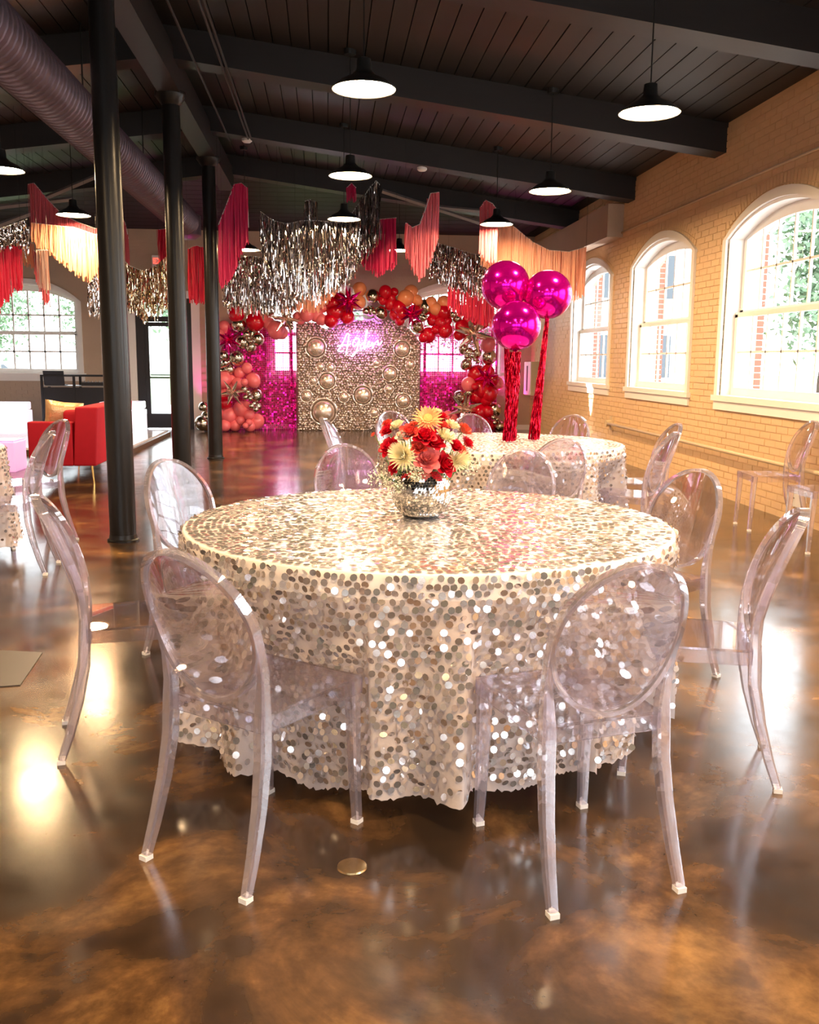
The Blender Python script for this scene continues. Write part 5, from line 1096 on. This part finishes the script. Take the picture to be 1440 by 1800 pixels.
# uplight on the floor washing the wall
t_ = thing('uplight', 'small floor uplight throwing a white beam up the brick wall', 'lamp', (WX - .15, 14.2, 0))
MB().lathe([(.09, 0), (.09, .03), (.07, .05), (.07, .2), (.06, .21)], 20).build('body', 'lamp_black', t_, auto=40); MB().lathe([(.055, .212), (.055, .216)], 20).build('lens', 'uplight_lens', t_)
ld = bpy.data.lights.new('uplight_beam', 'SPOT'); ld.energy = 260; ld.color = (1, .95, .96); ld.spot_size = .46; ld.spot_blend = .25; ld.shadow_soft_size = .03
lo = bpy.data.objects.new('uplight_beam', ld); COL.objects.link(lo); lo.parent = t_; lo.location = (0, 0, .23); lo.rotation_euler = (PI + 0.0, 0, 0); lo.rotation_euler = Vector((.15, 0, 1)).to_track_quat('-Z', 'Y').to_euler()
# pink uplights beside the backdrop
for x, lb in ((-2.3, 'magenta uplight on the floor behind the left foot of the balloon arch'), (3.55, 'magenta uplight on the floor behind the right foot of the balloon arch')):
    t_ = thing('uplight', lb, 'lamp', (x, 18.35, 0)); MB().lathe([(.08, 0), (.08, .03), (.06, .05), (.06, .18)], 18).build('body', 'lamp_black', t_, auto=40)
    ld = bpy.data.lights.new('magenta_beam', 'SPOT'); ld.energy = 60; ld.color = (1, .05, .5); ld.spot_size = 1.5; ld.spot_blend = .6; ld.shadow_soft_size = .04
    lo = bpy.data.objects.new('magenta_beam', ld); COL.objects.link(lo); lo.parent = t_; lo.location = (0, 0, .2); lo.rotation_euler = Vector((0, -.25, 1)).to_track_quat('-Z', 'Y').to_euler()
# small things on the floor
o = MB().lathe([(.0, .006), (.022, .007), (.04, .004), (.042, 0)], 28, .06, 2.37, caps=False).build('floor_plug', 'brass', auto=30); tag(o, 'small round brass plug set in the floor in front of the table', 'floor plug')
o = MB().add([(-1.34, 4.35, .004), (-1.30, 3.9, .004), (-2.3, 3.75, .004), (-2.5, 4.6, .004), (-1.34, 4.35, .0), (-1.30, 3.9, .0), (-2.3, 3.75, .0), (-2.5, 4.6, .0)], [(0, 3, 2, 1), (0, 1, 5, 4), (1, 2, 6, 5), (2, 3, 7, 6), (3, 0, 4, 7)]).build('floor_plate', 'plate_grey'); tag(o, 'thin grey floor plate at the left edge near the edge-on chair', 'floor plate')
t_ = thing('socket_box', 'small white socket box low on the brick wall behind the profile chair', 'socket', (WX - .03, 7.62, .22)); MB().box(-.03, .03, -.09, .09, -.07, .07).build('box', 'white_trim', t_); MB().lathe([(.012, 0), (.012, .006)], 12).build('socket', 'lamp_black', t_, loc=(-.034, .03, .0))

# ---------------------------------------------------------------- outdoors
o = MB().box(-60, 70, WY + .35, 110, -.35, -.15).build('ground_1', 'lawn'); tag(o, kind='structure')
o = MB().box(WX + .35, 70, WYB - 20, WY + .35, -.35, -.15).build('ground_2', 'pavement'); tag(o, kind='structure')
o = MB().box(-60, WXL - .35, WYB - 20, WY + .35, -.35, -.15).build('ground_3', 'pavement'); tag(o, kind='structure')
o = MB().box(-60, 60, 26, 31, -.15, -.13).build('path_1', 'pavement'); tag(o, kind='structure')
for i, y in enumerate((6.92, 9.92, 12.9, 15.9)):
    t_ = thing('brick_buttress', ['red brick buttress outside, seen through the right edge of the big window', 'red brick buttress seen at left through the big window', 'red brick buttress seen through the middle window', 'red brick buttress seen through the farthest window'][i], 'buttress', (WX + .365, y, -.15))
    MB().box(0, .14, -.28, .28, 0, 4.2).build('core', 'pale_mortar', t_)
    fb = MB()
    for r_ in range(62):
        z = r_ * .0678; off = .1 * (r_ % 2)
        for k in range(3):
            a = max(-.285, -.285 + k * .212 - off); b = min(.285, -.285 + (k + 1) * .212 - off - .01)
            if b - a > .03: fb.box(0, .148, a, b, z, z + .057)
    tag(fb.build('bricks', 'red_brick', t_), kind='stuff')
t_ = thing('brick_building', 'pale red brick building across the yard, seen through the windows', 'building', (11, 35, -.15))
MB().box(-3, 3, -4, 4, 0, 6).build('walls', 'pink_brick', t_); MB().box(-3.2, 3.2, -4.2, 4.2, 6, 6.3).build('roof', 'pavement', t_)
for k in range(3):
    for s in range(2): f_ = MB().box(-2.4 + k * 2, -1.4 + k * 2, -4.06, -3.98, .9 + s * 2.6, 2.5 + s * 2.6).build('window', 'white_trim', t_); MB().box(-2.3 + k * 2, -1.5 + k * 2, -4.08, -4.055, 1 + s * 2.6, 2.4 + s * 2.6).build('pane', 'car_glass', f_)
def tree(x, y, h, r, seed, label, nm='tree', g='trees outside the windows'):
    rg = np.random.default_rng(seed); t_ = thing(nm, label, 'tree', (x, y, -.15), 0, g)
    MB().tube([(0, 0, 0), (.05, 0, h * .4), (0, .1, h * .7)], lambda i: (.2, .15, .08)[i] * h / 8, 8).build('trunk', 'bark', t_, smooth=True)
    n = 3400; cl = rg.normal(0, 1, (26, 3)); cl /= np.linalg.norm(cl, axis=1)[:, None]; cl *= rg.uniform(.3, .8, (26, 1)); k = rg.integers(0, 26, n)
    p = cl[k] + rg.normal(0, .17, (n, 3)); p *= np.array([r, r, h * .38]); p[:, 2] += h * .64
    a = rg.normal(0, 1, (n, 3)); a /= np.linalg.norm(a, axis=1)[:, None]; b = np.cross(a, rg.normal(0, 1, (n, 3))); b /= np.linalg.norm(b, axis=1)[:, None]; s = .16 * h / 8 * rg.uniform(.6, 1.3, (n, 1))
    V = np.stack([p - a * s, p - b * s * .5, p + a * s, p + b * s * .5], 1)
    tag(link('crown', nmesh('crown', V.reshape(-1, 3), np.arange(n * 4).reshape(-1, 4), 'leaf_green'), t_), kind='stuff')
TR = [(17.2, 31.5, 8, 2.5, 'green tree outside, framed by the upper sash of the big window'), (23.5, 38, 9, 3.3, 'tall green tree farther right outside the big window'), (-4.2, 33, 5.5, 2.6, 'green tree filling the glass door'), (-8.8, 38, 5, 2.5, 'low green tree beyond the cars, right part of the arched window'), (-14.2, 40, 5, 2.7, 'broad green tree beyond the left arched window'), (-20, 42, 5, 2.8, 'green tree beyond the arched window at the left edge'), (1.5, 40, 4.5, 3, 'tree outside behind the left shimmer panel'), (7, 44, 5, 3.4, 'tree outside behind the right shimmer panel')]
for i, (x, y, h, r, lb) in enumerate(TR): tree(x, y, h, r, 60 + i, lb)
def car(x, y, m, label):
    t_ = thing('parked_car', label, 'car', (x, y, -.15)); P_ = [(-2.1, .35), (-2.1, .75), (-1.5, .85), (-1.0, 1.35), (.7, 1.38), (1.3, .92), (2.1, .8), (2.15, .35)]; n = len(P_)
    MB().add([(a, -.85, b) for a, b in P_] + [(a, .85, b) for a, b in P_], [tuple(range(n)), tuple(range(n, 2 * n))[::-1]] + [(k, n + k, n + (k + 1) % n, (k + 1) % n) for k in range(n)]).build('body', m, t_)
    MB().hexa([(-1.25, -.86, .92), (1.1, -.86, .92), (1.1, .86, .92), (-1.25, .86, .92), (-.92, -.86, 1.28), (.65, -.86, 1.3), (.65, .86, 1.3), (-.92, .86, 1.28)]).build('side_glass', 'car_glass', t_)
    for a in (-1.3, 1.35):
        for b in (-.8, .8):
            MB().tube([(a, b - .1, .32), (a, b + .1, .32)], .32, 16).build('wheel', 'tyre', t_, auto=40)
car(-10.0, 29.2, 'car_white', 'white parked car at the right of the arched window'); car(-14.6, 29, 'car_blue', 'dark blue parked car seen low in the arched window')
